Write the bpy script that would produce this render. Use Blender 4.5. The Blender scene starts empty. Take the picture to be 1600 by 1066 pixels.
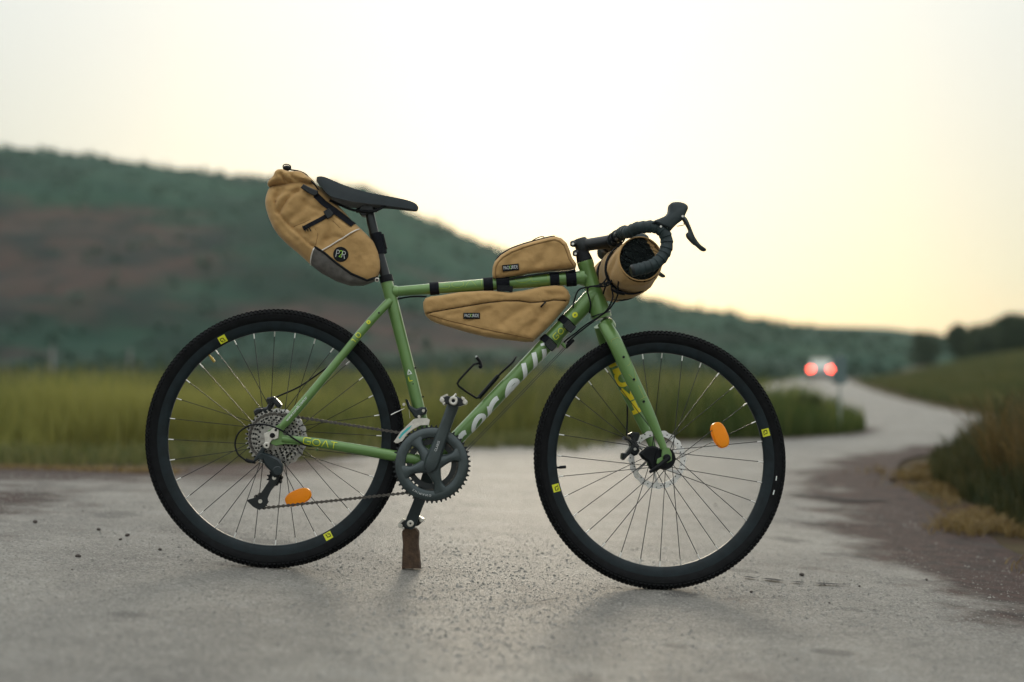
import bpy, bmesh, math, random
import numpy as np
from mathutils import Vector, Matrix
from mathutils.geometry import delaunay_2d_cdt

random.seed(7)
rng = np.random.default_rng(11)
R = math.radians
V = Vector
scn = bpy.context.scene
col = scn.collection

# ------------------------------------------------------------------ camera, sky, sun, exposure
CAM_D, CAM_H, FPX, PITCH = 3.83, 0.559, 50 / 36 * 1600, math.atan(51 / (50 / 36 * 1600))
cd = bpy.data.cameras.new('camera')
cd.lens, cd.sensor_width, cd.sensor_fit = 50, 36, 'HORIZONTAL'
cd.clip_start, cd.clip_end = 0.1, 5000
cd.dof.use_dof = True
cd.dof.focus_distance = 3.83
cd.dof.aperture_fstop = 1.5
cam = bpy.data.objects.new('camera', cd)
cam.location = (0, -CAM_D, CAM_H)
cam.rotation_euler = (R(90) + PITCH, 0, 0)
col.objects.link(cam)
scn.camera = cam

SUN_EL, SUN_AZ = R(10), R(1)            # low veiled sun straight ahead, above the hill
world = bpy.data.worlds.new('World')
scn.world = world
world.use_nodes = True
wn, wl = world.node_tree.nodes, world.node_tree.links
wn.clear()
w_out = wn.new('ShaderNodeOutputWorld')
w_bg = wn.new('ShaderNodeBackground')
w_sky = wn.new('ShaderNodeTexSky')
w_sky.sky_type = 'NISHITA'
w_sky.sun_disc = False
w_sky.sun_elevation = SUN_EL
w_sky.sun_rotation = SUN_AZ
w_sky.air_density = 1.0
w_sky.dust_density = 2.4
w_sky.ozone_density = 1.0
w_bg.inputs['Strength'].default_value = 0.05
w_sky.dust_density = 1.2
wl.new(w_sky.outputs[0], w_bg.inputs['Color'])
w_veil = wn.new('ShaderNodeBackground')                # high thin overcast: brighter overhead, cream towards the horizon, glowing round the sun
w_tc = wn.new('ShaderNodeTexCoord')
w_sep = wn.new('ShaderNodeSeparateXYZ')
wl.new(w_tc.outputs['Generated'], w_sep.inputs[0])
def w_map(sock, a0, a1, b0, b1, smooth=False):
    n = wn.new('ShaderNodeMapRange')
    n.interpolation_type = 'SMOOTHSTEP' if smooth else 'LINEAR'
    for k, v in zip((1, 2, 3, 4), (a0, a1, b0, b1)): n.inputs[k].default_value = v
    wl.new(sock, n.inputs[0])
    return n.outputs[0]
w_tint = wn.new('ShaderNodeMix')
w_tint.data_type = 'RGBA'
w_tint.inputs[6].default_value = (1.0, 0.962, 0.85, 1)
w_tint.inputs[7].default_value = (0.96, 0.985, 0.97, 1)
wl.new(w_map(w_sep.outputs['Z'], 0.0, 0.30, 0, 1), w_tint.inputs[0])
wl.new(w_tint.outputs[2], w_veil.inputs['Color'])
w_dot = wn.new('ShaderNodeVectorMath')
w_dot.operation = 'DOT_PRODUCT'
w_dot.inputs[1].default_value = (math.sin(SUN_AZ) * math.cos(SUN_EL), math.cos(SUN_AZ) * math.cos(SUN_EL), math.sin(SUN_EL))
wl.new(w_tc.outputs['Generated'], w_dot.inputs[0])
w_sum = wn.new('ShaderNodeMath')
w_sum.operation = 'ADD'
wl.new(w_map(w_sep.outputs['Z'], 0.0, 1.0, 0.70, 3.3), w_sum.inputs[0])
wl.new(w_map(w_dot.outputs['Value'], math.cos(R(24)), 1.0, 0.0, 0.10, True), w_sum.inputs[1])
wl.new(w_sum.outputs[0], w_veil.inputs['Strength'])
w_add = wn.new('ShaderNodeAddShader')
wl.new(w_bg.outputs[0], w_add.inputs[0])
wl.new(w_veil.outputs[0], w_add.inputs[1])
wl.new(w_add.outputs[0], w_out.inputs['Surface'])

sd = bpy.data.lights.new('sun', 'SUN')
sd.energy = 1.25
sd.angle = R(10)
sd.color = (1.0, 0.86, 0.66)
sun = bpy.data.objects.new('sun', sd)
sdir = V((math.sin(SUN_AZ) * math.cos(SUN_EL), math.cos(SUN_AZ) * math.cos(SUN_EL), math.sin(SUN_EL)))
sun.rotation_euler = (-sdir).to_track_quat('-Z', 'Y').to_euler()
sun.location = (0, 0, 60)
col.objects.link(sun)

scn.view_settings.view_transform = 'Standard'
scn.view_settings.look = 'None'
scn.view_settings.exposure = -1.0
scn.view_settings.gamma = 1.0
scn.view_settings.use_curve_mapping = False
scn.cycles.max_bounces = 6
scn.cycles.transparent_max_bounces = 8

# ------------------------------------------------------------------ materials
def mat(name, color, rough=0.5, metal=0.0, var=0.0, var_scale=20.0, bump=0.0, bump_scale=300.0, coat=0.0,
        sheen=0.0, color2=None, spec=0.5, emit=None, emit_s=0.0, trans=0.0, detail=4.0):
    m = bpy.data.materials.new(name)
    m.use_nodes = True
    nt = m.node_tree
    b = nt.nodes['Principled BSDF']
    b.inputs['Base Color'].default_value = (*color, 1)
    b.inputs['Roughness'].default_value = rough
    b.inputs['Metallic'].default_value = metal
    b.inputs['Specular IOR Level'].default_value = spec
    b.inputs['Coat Weight'].default_value = coat
    b.inputs['Coat Roughness'].default_value = 0.12
    b.inputs['Sheen Weight'].default_value = sheen
    b.inputs['Transmission Weight'].default_value = trans
    if emit:
        b.inputs['Emission Color'].default_value = (*emit, 1)
        b.inputs['Emission Strength'].default_value = emit_s
    tc = nt.nodes.new('ShaderNodeTexCoord')
    if var > 0 or color2:
        n = nt.nodes.new('ShaderNodeTexNoise')
        n.inputs['Scale'].default_value = var_scale
        n.inputs['Detail'].default_value = detail
        nt.links.new(tc.outputs['Object'], n.inputs['Vector'])
        r = nt.nodes.new('ShaderNodeMapRange')
        r.inputs['From Min'].default_value = 0.35
        r.inputs['From Max'].default_value = 0.65
        nt.links.new(n.outputs['Fac'], r.inputs['Value'])
        mx = nt.nodes.new('ShaderNodeMix')
        mx.data_type = 'RGBA'
        c2 = color2 or tuple(max(0, c * (1 - var)) for c in color)
        c1 = color if color2 else tuple(min(1, c * (1 + var)) for c in color)
        mx.inputs[6].default_value = (*c1, 1)
        mx.inputs[7].default_value = (*c2, 1)
        nt.links.new(r.outputs[0], mx.inputs[0])
        nt.links.new(mx.outputs[2], b.inputs['Base Color'])
    if bump > 0:
        n2 = nt.nodes.new('ShaderNodeTexNoise')
        n2.inputs['Scale'].default_value = bump_scale
        n2.inputs['Detail'].default_value = 3
        nt.links.new(tc.outputs['Object'], n2.inputs['Vector'])
        bp = nt.nodes.new('ShaderNodeBump')
        bp.inputs['Strength'].default_value = bump
        bp.inputs['Distance'].default_value = 0.002
        nt.links.new(n2.outputs['Fac'], bp.inputs['Height'])
        nt.links.new(bp.outputs[0], b.inputs['Normal'])
    return m

GREEN = mat('green_paint', (0.112, 0.222, 0.058), 0.30, 0.2, var=0.05, var_scale=30, coat=0.5, bump=0.04, bump_scale=900)
BLACK = mat('black_plastic', (0.006, 0.007, 0.009), 0.5, var=0.25, var_scale=60, bump=0.05, bump_scale=700, spec=0.16)
BLACKG = mat('black_anodised', (0.007, 0.010, 0.012), 0.33, 0.0, var=0.2, var_scale=50, spec=0.40)
RIMM = mat('rim_black', (0.0075, 0.014, 0.0175), 0.38, 0.0, var=0.25, var_scale=40, bump=0.03, bump_scale=500, spec=0.22)
RUBBER = mat('tyre_rubber', (0.0045, 0.005, 0.006), 0.72, var=0.35, var_scale=45, bump=0.15, bump_scale=900, spec=0.16)
SEATM = mat('saddle_leather', (0.012, 0.020, 0.025), 0.42, var=0.15, var_scale=40, bump=0.08, bump_scale=1400, spec=0.40)
TAPE = mat('bar_tape', (0.013, 0.026, 0.029), 0.55, var=0.2, var_scale=60, bump=0.12, bump_scale=900, spec=0.40)
HOOD = mat('hood_rubber', (0.013, 0.024, 0.027), 0.5, var=0.15, var_scale=60, bump=0.08, bump_scale=1500, spec=0.40)
CRANK = mat('crank_grey', (0.047, 0.064, 0.067), 0.33, 0.3, coat=0.15, var=0.10, var_scale=50, bump=0.03, bump_scale=800)
STEEL = mat('silver_steel', (0.62, 0.60, 0.55), 0.32, 0.9, var=0.12, var_scale=120)
COG = mat('sprocket_steel', (0.36, 0.35, 0.325), 0.34, 0.85, var=0.25, var_scale=90)
ROTOR = mat('rotor_steel', (0.72, 0.71, 0.69), 0.36, 0.75, var=0.08, var_scale=120)
CHAIN = mat('chain_steel', (0.085, 0.078, 0.070), 0.42, 0.7, var=0.3, var_scale=200)
SPOKE = mat('spoke_black', (0.012, 0.012, 0.013), 0.35, 0.3)
NIPPLE = mat('nipple_silver', (0.75, 0.74, 0.7), 0.35, 0.6)
ORANGE = mat('reflector_orange', (1.0, 0.43, 0.010), 0.3, var=0.06, var_scale=200, bump=0.25, bump_scale=500, coat=0.3)
_nt = ORANGE.node_tree
_tr = _nt.nodes.new('ShaderNodeBsdfTranslucent')
_tr.inputs['Color'].default_value = (1.0, 0.48, 0.015, 1)
_mx = _nt.nodes.new('ShaderNodeMixShader')
_mx.inputs[0].default_value = 0.55
_nt.links.new(_nt.nodes['Principled BSDF'].outputs[0], _mx.inputs[1])
_nt.links.new(_tr.outputs[0], _mx.inputs[2])
_nt.links.new(_mx.outputs[0], _nt.nodes['Material Output'].inputs['Surface'])
YELLOW = mat('decal_yellow', (0.66, 0.68, 0.02), 0.45)
YELLOW2 = mat('decal_mustard', (0.72, 0.58, 0.01), 0.45)
YGREEN = mat('decal_lime', (0.30, 0.42, 0.03), 0.45)
WHITE = mat('decal_white', (0.72, 0.76, 0.74), 0.4)
LABW = mat('label_print', (0.62, 0.64, 0.64), 0.7)
LIME = mat('label_lime', (0.35, 0.75, 0.05), 0.7)
CYAN = mat('decal_teal', (0.05, 0.42, 0.44), 0.4)
WEB = mat('webbing', (0.005, 0.006, 0.010), 0.75, var=0.3, var_scale=150, bump=0.3, bump_scale=1500, spec=0.16)
GREYF = mat('grey_fabric', (0.115, 0.108, 0.10), 0.75, var=0.2, var_scale=60, bump=0.3, bump_scale=1100)
PIPEW = mat('reflective_piping', (0.74, 0.70, 0.64), 0.5)
MESHF = mat('mesh_fabric', (0.006, 0.010, 0.010), 0.8, var=0.5, var_scale=500, bump=0.5, bump_scale=900, spec=0.16)
BLOCK = mat('dark_wood', (0.115, 0.07, 0.042), 0.85, color2=(0.06, 0.037, 0.024), var_scale=60, bump=0.7, bump_scale=220)

def canvas():
    m = mat('tan_canvas', (0.475, 0.292, 0.112), 0.86, color2=(0.41, 0.247, 0.090), var_scale=24, sheen=0.15, detail=8)
    nt = m.node_tree
    b = nt.nodes['Principled BSDF']
    tc = nt.nodes.new('ShaderNodeTexCoord')
    bumps = None
    for ax, rot in ((0, 0.15), (1, R(90) + 0.15)):
        mp = nt.nodes.new('ShaderNodeMapping')
        mp.inputs['Rotation'].default_value = (0, rot, 0)
        w = nt.nodes.new('ShaderNodeTexWave')
        w.inputs['Scale'].default_value = 260
        w.inputs['Distortion'].default_value = 1.2
        nt.links.new(tc.outputs['Object'], mp.inputs['Vector'])
        nt.links.new(mp.outputs[0], w.inputs['Vector'])
        bp = nt.nodes.new('ShaderNodeBump')
        bp.inputs['Strength'].default_value = 0.22
        bp.inputs['Distance'].default_value = 0.0006
        nt.links.new(w.outputs['Fac'], bp.inputs['Height'])
        if bumps:
            nt.links.new(bumps.outputs[0], bp.inputs['Normal'])
        bumps = bp
    n2 = nt.nodes.new('ShaderNodeTexNoise')
    n2.inputs['Scale'].default_value = 34
    n2.inputs['Detail'].default_value = 6
    nt.links.new(tc.outputs['Object'], n2.inputs['Vector'])
    bp = nt.nodes.new('ShaderNodeBump')
    bp.inputs['Strength'].default_value = 0.4
    bp.inputs['Distance'].default_value = 0.010
    nt.links.new(n2.outputs['Fac'], bp.inputs['Height'])
    nt.links.new(bumps.outputs[0], bp.inputs['Normal'])
    nt.links.new(bp.outputs[0], b.inputs['Normal'])
    return m
CANVAS = canvas()
SHADOW_THREAD = mat('seam_shadow_thread', (0.17, 0.095, 0.032), 0.9)  # dark tan seam thread, with the shade of the creases put into its colour

# ------------------------------------------------------------------ object helpers
ORIG = {}
def tag(o, label=None, cat=None, group=None, kind=None):
    if label: o['label'] = label
    if cat: o['category'] = cat
    if group: o['group'] = group
    if kind: o['kind'] = kind
    return o

def empty(name, matrix=None, label=None, cat=None, group=None):
    o = bpy.data.objects.new(name, None)
    o.empty_display_size = 0.05
    col.objects.link(o)
    if matrix is not None: o.matrix_world = matrix
    return tag(o, label, cat, group)

class MB:
    """collects faces in local coordinates, then links them as one mesh object"""
    def __init__(s):
        s.v, s.f = [], []
    def add(s, vs, fs):
        n = len(s.v)
        s.v += [tuple(p) for p in vs]
        s.f += [tuple(i + n for i in f) for f in fs]
        return s
    def tube(s, pts, radii, seg=12, cap=True, sq=None, ref=None):
        pts = [V(p) for p in pts]
        n = len(pts)
        if not hasattr(radii, '__len__'): radii = [radii] * n
        vs, fs = [], []
        t0 = (pts[1] - pts[0]).normalized()
        a = V(ref) if ref else (V((0, 1, 0)) if abs(t0.y) < 0.9 else V((1, 0, 0)))
        u = (a - t0 * a.dot(t0)).normalized()
        for i, p in enumerate(pts):
            t = (pts[min(i + 1, n - 1)] - pts[max(i - 1, 0)]).normalized()
            u = (u - t * u.dot(t)).normalized()
            w = t.cross(u)
            q = sq[i] if sq is not None and hasattr(sq, '__len__') else (sq or 1.0)
            for k in range(seg):
                c = 2 * math.pi * k / seg
                vs.append(p + u * (radii[i] * math.cos(c) * q) + w * (radii[i] * math.sin(c)))
        for i in range(n - 1):
            for k in range(seg):
                k2 = (k + 1) % seg
                fs.append((i * seg + k, i * seg + k2, (i + 1) * seg + k2, (i + 1) * seg + k))
        if cap:
            fs.append(tuple(range(seg - 1, -1, -1)))
            fs.append(tuple((n - 1) * seg + k for k in range(seg)))
        return s.add(vs, fs)
    def cyl(s, p0, p1, r0, r1=None, seg=20, bev=0.0):
        p0, p1 = V(p0), V(p1)
        r1 = r0 if r1 is None else r1
        if bev:
            d = (p1 - p0).normalized()
            return s.tube([p0, p0 + d * bev, p1 - d * bev, p1], [r0 - bev, r0, r1, r1 - bev], seg)
        return s.tube([p0, p1], [r0, r1], seg)
    def lathe(s, prof, centre=(0, 0, 0), seg=64, closed=False):
        """profile of (radius, y) turned about the y axis"""
        c = V(centre)
        m = len(prof)
        vs, fs = [], []
        for k in range(seg):
            a = 2 * math.pi * k / seg
            for r, y in prof:
                vs.append((c.x + r * math.cos(a), c.y + y, c.z + r * math.sin(a)))
        for k in range(seg):
            k2 = (k + 1) % seg
            for i in range(m if closed else m - 1):
                j = (i + 1) % m
                fs.append((k * m + i, k * m + j, k2 * m + j, k2 * m + i))
        return s.add(vs, fs)
    def prism(s, poly, y0, y1, bev=0.0):
        """outline of (x, z) extruded from y0 to y1 with a chamfer"""
        n = len(poly)
        P = np.array(poly, float)
        if bev:
            area = sum(P[i][0] * P[(i + 1) % n][1] - P[(i + 1) % n][0] * P[i][1] for i in range(n))
            sg = 1 if area > 0 else -1
            e = np.roll(P, -1, 0) - np.roll(P, 1, 0)
            e /= np.maximum(np.linalg.norm(e, axis=1, keepdims=True), 1e-9)
            nin = np.stack([-e[:, 1], e[:, 0]], 1) * sg
            Q = P + nin * bev
            rings = [(Q, y0), (P, y0 + bev), (P, y1 - bev), (Q, y1)]
        else:
            rings = [(P, y0), (P, y1)]
        vs, fs = [], []
        for q, y in rings:
            vs += [(a, y, b) for a, b in q]
        for k in range(len(rings) - 1):
            for i in range(n):
                j = (i + 1) % n
                fs.append((k * n + i, k * n + j, (k + 1) * n + j, (k + 1) * n + i))
        fs.append(tuple(range(n - 1, -1, -1)))
        fs.append(tuple((len(rings) - 1) * n + i for i in range(n)))
        return s.add(vs, fs)
    def annulus(s, outer, inner, y0, y1):
        n = len(outer)
        vs = [(a, y0, b) for a, b in outer] + [(a, y0, b) for a, b in inner] + \
             [(a, y1, b) for a, b in outer] + [(a, y1, b) for a, b in inner]
        fs = []
        for i in range(n):
            j = (i + 1) % n
            fs += [(i, j, n + j, n + i), (2 * n + i, 3 * n + i, 3 * n + j, 2 * n + j),
                   (i, 2 * n + i, 2 * n + j, j), (n + i, n + j, 3 * n + j, 3 * n + i)]
        return s.add(vs, fs)
    def box(s, c, size, rot=None):
        c = V(c)
        hx, hy, hz = (q / 2 for q in size)
        pts = [V((x, y, z)) for x in (-hx, hx) for y in (-hy, hy) for z in (-hz, hz)]
        if rot is not None: pts = [rot @ p for p in pts]
        return s.add([c + p for p in pts], [(0, 1, 3, 2), (4, 6, 7, 5), (0, 4, 5, 1), (2, 3, 7, 6), (0, 2, 6, 4), (1, 5, 7, 3)])
    def ball(s, c, r, sc=(1, 1, 1), seg=14, rings=9):
        c = V(c)
        vs, fs = [c + V((0, 0, r * sc[2]))], []
        for i in range(1, rings):
            t = math.pi * i / rings
            for k in range(seg):
                a = 2 * math.pi * k / seg
                vs.append(c + V((r * sc[0] * math.sin(t) * math.cos(a), r * sc[1] * math.sin(t) * math.sin(a), r * sc[2] * math.cos(t))))
        vs.append(c - V((0, 0, r * sc[2])))
        for k in range(seg): fs.append((0, 1 + k, 1 + (k + 1) % seg))
        for i in range(rings - 2):
            for k in range(seg):
                k2 = (k + 1) % seg
                fs.append((1 + i * seg + k, 1 + (i + 1) * seg + k, 1 + (i + 1) * seg + k2, 1 + i * seg + k2))
        b = 1 + (rings - 2) * seg
        for k in range(seg): fs.append((b + k, len(vs) - 1, b + (k + 1) % seg))
        return s.add(vs, fs)
    def loft(s, secs, cap=True):
        m = len(secs[0])
        vs = [p for q in secs for p in q]
        fs = []
        for i in range(len(secs) - 1):
            for k in range(m):
                k2 = (k + 1) % m
                fs.append((i * m + k, i * m + k2, (i + 1) * m + k2, (i + 1) * m + k))
        if cap:
            fs.append(tuple(range(m - 1, -1, -1)))
            fs.append(tuple((len(secs) - 1) * m + k for k in range(m)))
        return s.add(vs, fs)
    def mesh(s, name, m, smooth=40, off=None):
        me = bpy.data.meshes.new(name)
        vs = s.v if off is None else [(a - off[0], b - off[1], c - off[2]) for a, b, c in s.v]
        me.from_pydata(vs, [], s.f)
        bm = bmesh.new()
        bm.from_mesh(me)
        bmesh.ops.recalc_face_normals(bm, faces=bm.faces)
        bm.to_mesh(me)
        bm.free()
        me.materials.append(m)
        if smooth:
            me.shade_smooth()
            me.set_sharp_from_angle(angle=R(smooth))
        return me
    def build(s, name, m, parent=None, smooth=40, off=None, loc=None):
        if off is None and parent is not None:
            p = parent
            while p is not None and p.name not in ORIG: p = p.parent
            off = ORIG.get(p.name) if p is not None else None
        o = bpy.data.objects.new(name, s.mesh(name, m, smooth, off))
        col.objects.link(o)
        if parent is not None: o.parent = parent
        if loc is not None: o.location = loc
        return o

def build_each(mb, name, m, parent=None, **kw):
    """one object per separate piece"""
    n = len(mb.v)
    par = list(range(n))
    def find(i):
        while par[i] != i:
            par[i] = par[par[i]]
            i = par[i]
        return i
    for f in mb.f:
        r0 = find(f[0])
        for i in f[1:]: par[find(i)] = r0
    groups = {}
    for f in mb.f: groups.setdefault(find(f[0]), []).append(f)
    out = []
    for fs in groups.values():
        used = sorted({i for f in fs for i in f})
        mp = {u: k for k, u in enumerate(used)}
        q = MB()
        q.add([mb.v[u] for u in used], [tuple(mp[i] for i in f) for f in fs])
        out.append(q.build(name, m, parent, **kw))
    return out

def np_mesh(name, verts, faces, m, attr=None, smooth=False):
    """numpy arrays to one mesh object: faces is (n,3) or (n,4)"""
    me = bpy.data.meshes.new(name)
    k = faces.shape[1]
    me.vertices.add(len(verts))
    me.vertices.foreach_set('co', np.asarray(verts, np.float32).ravel())
    me.loops.add(faces.size)
    me.loops.foreach_set('vertex_index', faces.astype(np.int32).ravel())
    me.polygons.add(len(faces))
    me.polygons.foreach_set('loop_start', np.arange(0, faces.size, k, dtype=np.int32))
    if attr:
        for an, av in attr.items():
            a = me.attributes.new(an, 'FLOAT', 'POINT')
            a.data.foreach_set('value', np.asarray(av, np.float32))
    me.update(calc_edges=True)
    me.materials.append(m)
    if smooth: me.shade_smooth()
    o = bpy.data.objects.new(name, me)
    col.objects.link(o)
    return o

def catmull(pts, n=8):
    P = [V(p) for p in pts]
    P = [P[0] * 2 - P[1]] + P + [P[-1] * 2 - P[-2]]
    out = []
    for i in range(1, len(P) - 2):
        a, b, c, d = P[i - 1:i + 3]
        for k in range(n):
            t = k / n
            out.append(0.5 * ((2 * b) + (c - a) * t + (2 * a - 5 * b + 4 * c - d) * t * t + (3 * b - a - 3 * c + d) * t ** 3))
    out.append(P[-2])
    return out

def closed_smooth(poly, n=4):
    m = len(poly)
    out = []
    for i in range(m):
        a, b, c, d = (np.array(poly[(i + j) % m], float) for j in (-1, 0, 1, 2))
        for k in range(n):
            t = k / n
            out.append(tuple(0.5 * ((2 * b) + (c - a) * t + (2 * a - 5 * b + 4 * c - d) * t * t + (3 * b - a - 3 * c + d) * t ** 3)))
    return out

def resample(pts, step):
    pts = [np.array(p, float) for p in pts]
    out = [pts[0]]
    for a, b in zip(pts[:-1], pts[1:]):
        L = np.linalg.norm(b - a)
        k = max(1, int(round(L / step)))
        for i in range(1, k + 1): out.append(a + (b - a) * i / k)
    return out

def hash2(ix, iy, seed):
    h = (ix * 374761393 + iy * 668265263 + seed * 974711) & 0xffffffff
    h = ((h ^ (h >> 13)) * 1274126177) & 0xffffffff
    return ((h ^ (h >> 16)) & 0xffff) / 65535.0
def vnoise(x, y, seed=0):
    x, y = np.asarray(x, float), np.asarray(y, float)
    ix, iy = np.floor(x).astype(np.int64), np.floor(y).astype(np.int64)
    fx, fy = x - ix, y - iy
    fx, fy = fx * fx * (3 - 2 * fx), fy * fy * (3 - 2 * fy)
    a, b = hash2(ix, iy, seed), hash2(ix + 1, iy, seed)
    c, d = hash2(ix, iy + 1, seed), hash2(ix + 1, iy + 1, seed)
    return (a + (b - a) * fx) * (1 - fy) + (c + (d - c) * fx) * fy
def fbm(x, y, seed=0, oct=4):
    s, a = 0, 0.5
    x, y = np.asarray(x, float), np.asarray(y, float)
    for k in range(oct):
        s = s + a * (vnoise(x, y, seed + k) - 0.5)
        x, y, a = x * 2.03 + 7.1, y * 2.03 + 3.7, a * 0.5
    return s
def sstep(a, b, x):
    t = np.clip((np.asarray(x, float) - a) / (b - a), 0, 1)
    return t * t * (3 - 2 * t)

def in_poly(px, py, poly):
    px, py = np.asarray(px, float), np.asarray(py, float)
    r = np.zeros(px.shape, bool)
    n = len(poly)
    for i in range(n):
        x0, y0 = poly[i]
        x1, y1 = poly[(i + 1) % n]
        c = ((y0 > py) != (y1 > py)) & (px < (x1 - x0) * (py - y0) / ((y1 - y0) if y1 != y0 else 1e-12) + x0)
        r ^= c
    return r
def poly_dist(px, py, poly):
    d = np.full(np.shape(px), 1e9)
    n = len(poly)
    for i in range(n):
        x0, y0 = poly[i]
        x1, y1 = poly[(i + 1) % n]
        ex, ey = x1 - x0, y1 - y0
        L = ex * ex + ey * ey + 1e-15
        t = np.clip(((px - x0) * ex + (py - y0) * ey) / L, 0, 1)
        d = np.minimum(d, np.hypot(px - x0 - t * ex, py - y0 - t * ey))
    return d

# ------------------------------------------------------------------ bicycle frame of reference
# The bicycle's own axes: x forward, y to its left (away from the photographer), z up; it stands nose-down on
# the road's camber and leans a few degrees onto the block under its left pedal.  Outlines were measured off the photograph on the
# plane of the part they belong to and come out in metres in these axes.
BX = -0.117
CAMBER = math.tan(R(3.1))
MB_WORLD = Matrix.Translation((BX, 0, 0.0012 - CAMBER * BX)) @ Matrix.Rotation(R(3.1), 4, 'Y') @ Matrix.Rotation(R(-3.2), 4, 'X')
_inv = MB_WORLD.inverted()
_cp, _sp = math.cos(PITCH), math.sin(PITCH)
EYE = V((0, -CAM_D, CAM_H))
def view_dir(px, py):
    a, c = (px - 800) / FPX, (533 - py) / FPX
    return V((a, _cp - c * _sp, _sp + c * _cp))
def meas(px, py, y=0.0, inv=None):
    inv = inv or _inv
    e = inv @ EYE
    d = inv.to_3x3() @ view_dir(px, py)
    return e + d * ((y - e.y) / d.y)
def m2(px, py, y=0.0, inv=None):
    p = meas(px, py, y, inv)
    return (p.x, p.z)
def zpts(pts, ox, oy, sc, y=0.0, inv=None):
    return [m2(ox + a / sc, oy + b / sc, y, inv) for a, b in pts]
def ground_at(px, py, z=0.0):
    d = view_dir(px, py)
    return EYE + d * ((z - EYE.z) / d.z)

HT_TOP, HT_BOT = meas(914, 409), meas(939, 491)
_ax = (HT_TOP - HT_BOT).normalized()
STEER = R(9.0)
S_MAT = Matrix.Translation(HT_TOP) @ Matrix.Rotation(STEER, 4, _ax) @ Matrix.Translation(-HT_TOP)
_sinv = (MB_WORLD @ S_MAT).inverted()
REAR = meas(429.5, 684)
FRONT = meas(1033, 717, 0, _sinv)
# ------------------------------------------------------------------ ground, road, hills
CY = CAM_D                                             # distances below are measured from the photographer's spot
def road_tilt(X, d): return -CAMBER * np.clip(X, -3.5, 3.5) * (1 - sstep(4.8, 9.5, d))
ROAD = [(-16, -1.5), (1.9, -1.5), (1.85, 2), (1.8, 4.6), (1.95, 6.4), (2.08, 7.8), (2.5, 9.2), (3.6, 11), (5, 11.8), (16, 12.2), (16, 17), (9, 16.9), (6.0, 17.6), (6.35, 20), (8.2, 29.8), (11.9, 47), (22.6, 95), (45, 190), (69, 290),
        (64, 290), (40, 190), (18, 95), (8.4, 50), (5.6, 32), (3.9, 22), (3.45, 16.2), (3.5, 14.3), (3.0, 13.0), (2.16, 12.1), (1.03, 11.6), (-.5, 11.3), (-1.0, 9.9), (-1.5, 8.7), (-2.1, 8.0), (-2.8, 7.6), (-16, 7.4)]
def right_edge(d): return np.interp(d, [0, 4.6, 6.4, 7.8, 9.2, 11, 12, 17.5, 20, 29.8, 47, 95, 190, 290], [1.85, 1.8, 1.95, 2.08, 2.5, 3.6, 6, 6.1, 6.35, 8.2, 11.9, 22.6, 45, 69])
def ground_h(X, d):
    X, d = np.asarray(X, float), np.asarray(d, float)
    z = road_tilt(X, d)
    e = X - right_edge(d)
    bank = 1.9 * sstep(.3, 13, e) * sstep(15.5, 30, d) + 1.2 * sstep(8, 60, e) * sstep(25, 60, d)
    z = z + bank + .06 * fbm(X * .35, d * .35, 3) * sstep(.2, 2, e) * sstep(15, 18, d)
    z = z + .03 * fbm(X * 1.5, d * 1.5, 8) * (e > .1) * (d < 16)
    return z
def nonuni(a, b, n, k):
    t = np.linspace(-1, 1, n)
    s = np.sinh(t * k) / math.sinh(k)
    return np.where(s < 0, -s * a, s * b)
gx = nonuni(-700, 700, 190, 6.5)
gd = np.concatenate([np.linspace(-8, 20, 90), 20 * (1.045 ** np.arange(1, 88))])
GX, GD = np.meshgrid(gx, gd)
inr = in_poly(GX, GD, ROAD)
nearr = poly_dist(GX, GD, ROAD)
GZ = ground_h(GX, GD) - np.where(inr, .05 * np.clip(nearr / .3, 0, 1), 0) - .004
nx, nd = len(gx), len(gd)
ii = np.arange((nd - 1) * (nx - 1))
r_, c_ = ii // (nx - 1), ii % (nx - 1)
F = np.stack([r_ * nx + c_, r_ * nx + c_ + 1, (r_ + 1) * nx + c_ + 1, (r_ + 1) * nx + c_], 1)

def node_mat(name):
    m = bpy.data.materials.new(name)
    m.use_nodes = True
    nt = m.node_tree
    return m, nt, nt.nodes['Principled BSDF']
def N(nt, t, **kw):
    n = nt.nodes.new(t)
    for k, v in kw.items():
        if k in n.inputs: n.inputs[k].default_value = v
        else: setattr(n, k, v)
    return n
def noise(nt, vec, scale, detail=4, rough=.5):
    n = N(nt, 'ShaderNodeTexNoise', Scale=scale, Detail=detail, Roughness=rough)
    nt.links.new(vec, n.inputs['Vector'])
    return n.outputs['Fac']
def rng_(nt, v, a, b, c=0.0, d=1.0):
    n = N(nt, 'ShaderNodeMapRange')
    n.inputs[1].default_value, n.inputs[2].default_value, n.inputs[3].default_value, n.inputs[4].default_value = a, b, c, d
    nt.links.new(v, n.inputs[0])
    return n.outputs[0]
def mixc(nt, f, a, b):
    n = N(nt, 'ShaderNodeMix', data_type='RGBA')
    for k, v in ((0, f), (6, a), (7, b)):
        if isinstance(v, tuple): n.inputs[k].default_value = (*v, 1)
        elif isinstance(v, (int, float)): n.inputs[k].default_value = v
        else: nt.links.new(v, n.inputs[k])
    return n.outputs[2]
def math_(nt, op, a, b=None):
    n = N(nt, 'ShaderNodeMath', operation=op)
    for k, v in ((0, a), (1, b)):
        if v is None: continue
        if isinstance(v, (int, float)): n.inputs[k].default_value = v
        else: nt.links.new(v, n.inputs[k])
    return n.outputs[0]
def pos(nt): return N(nt, 'ShaderNodeNewGeometry').outputs['Position']

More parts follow.
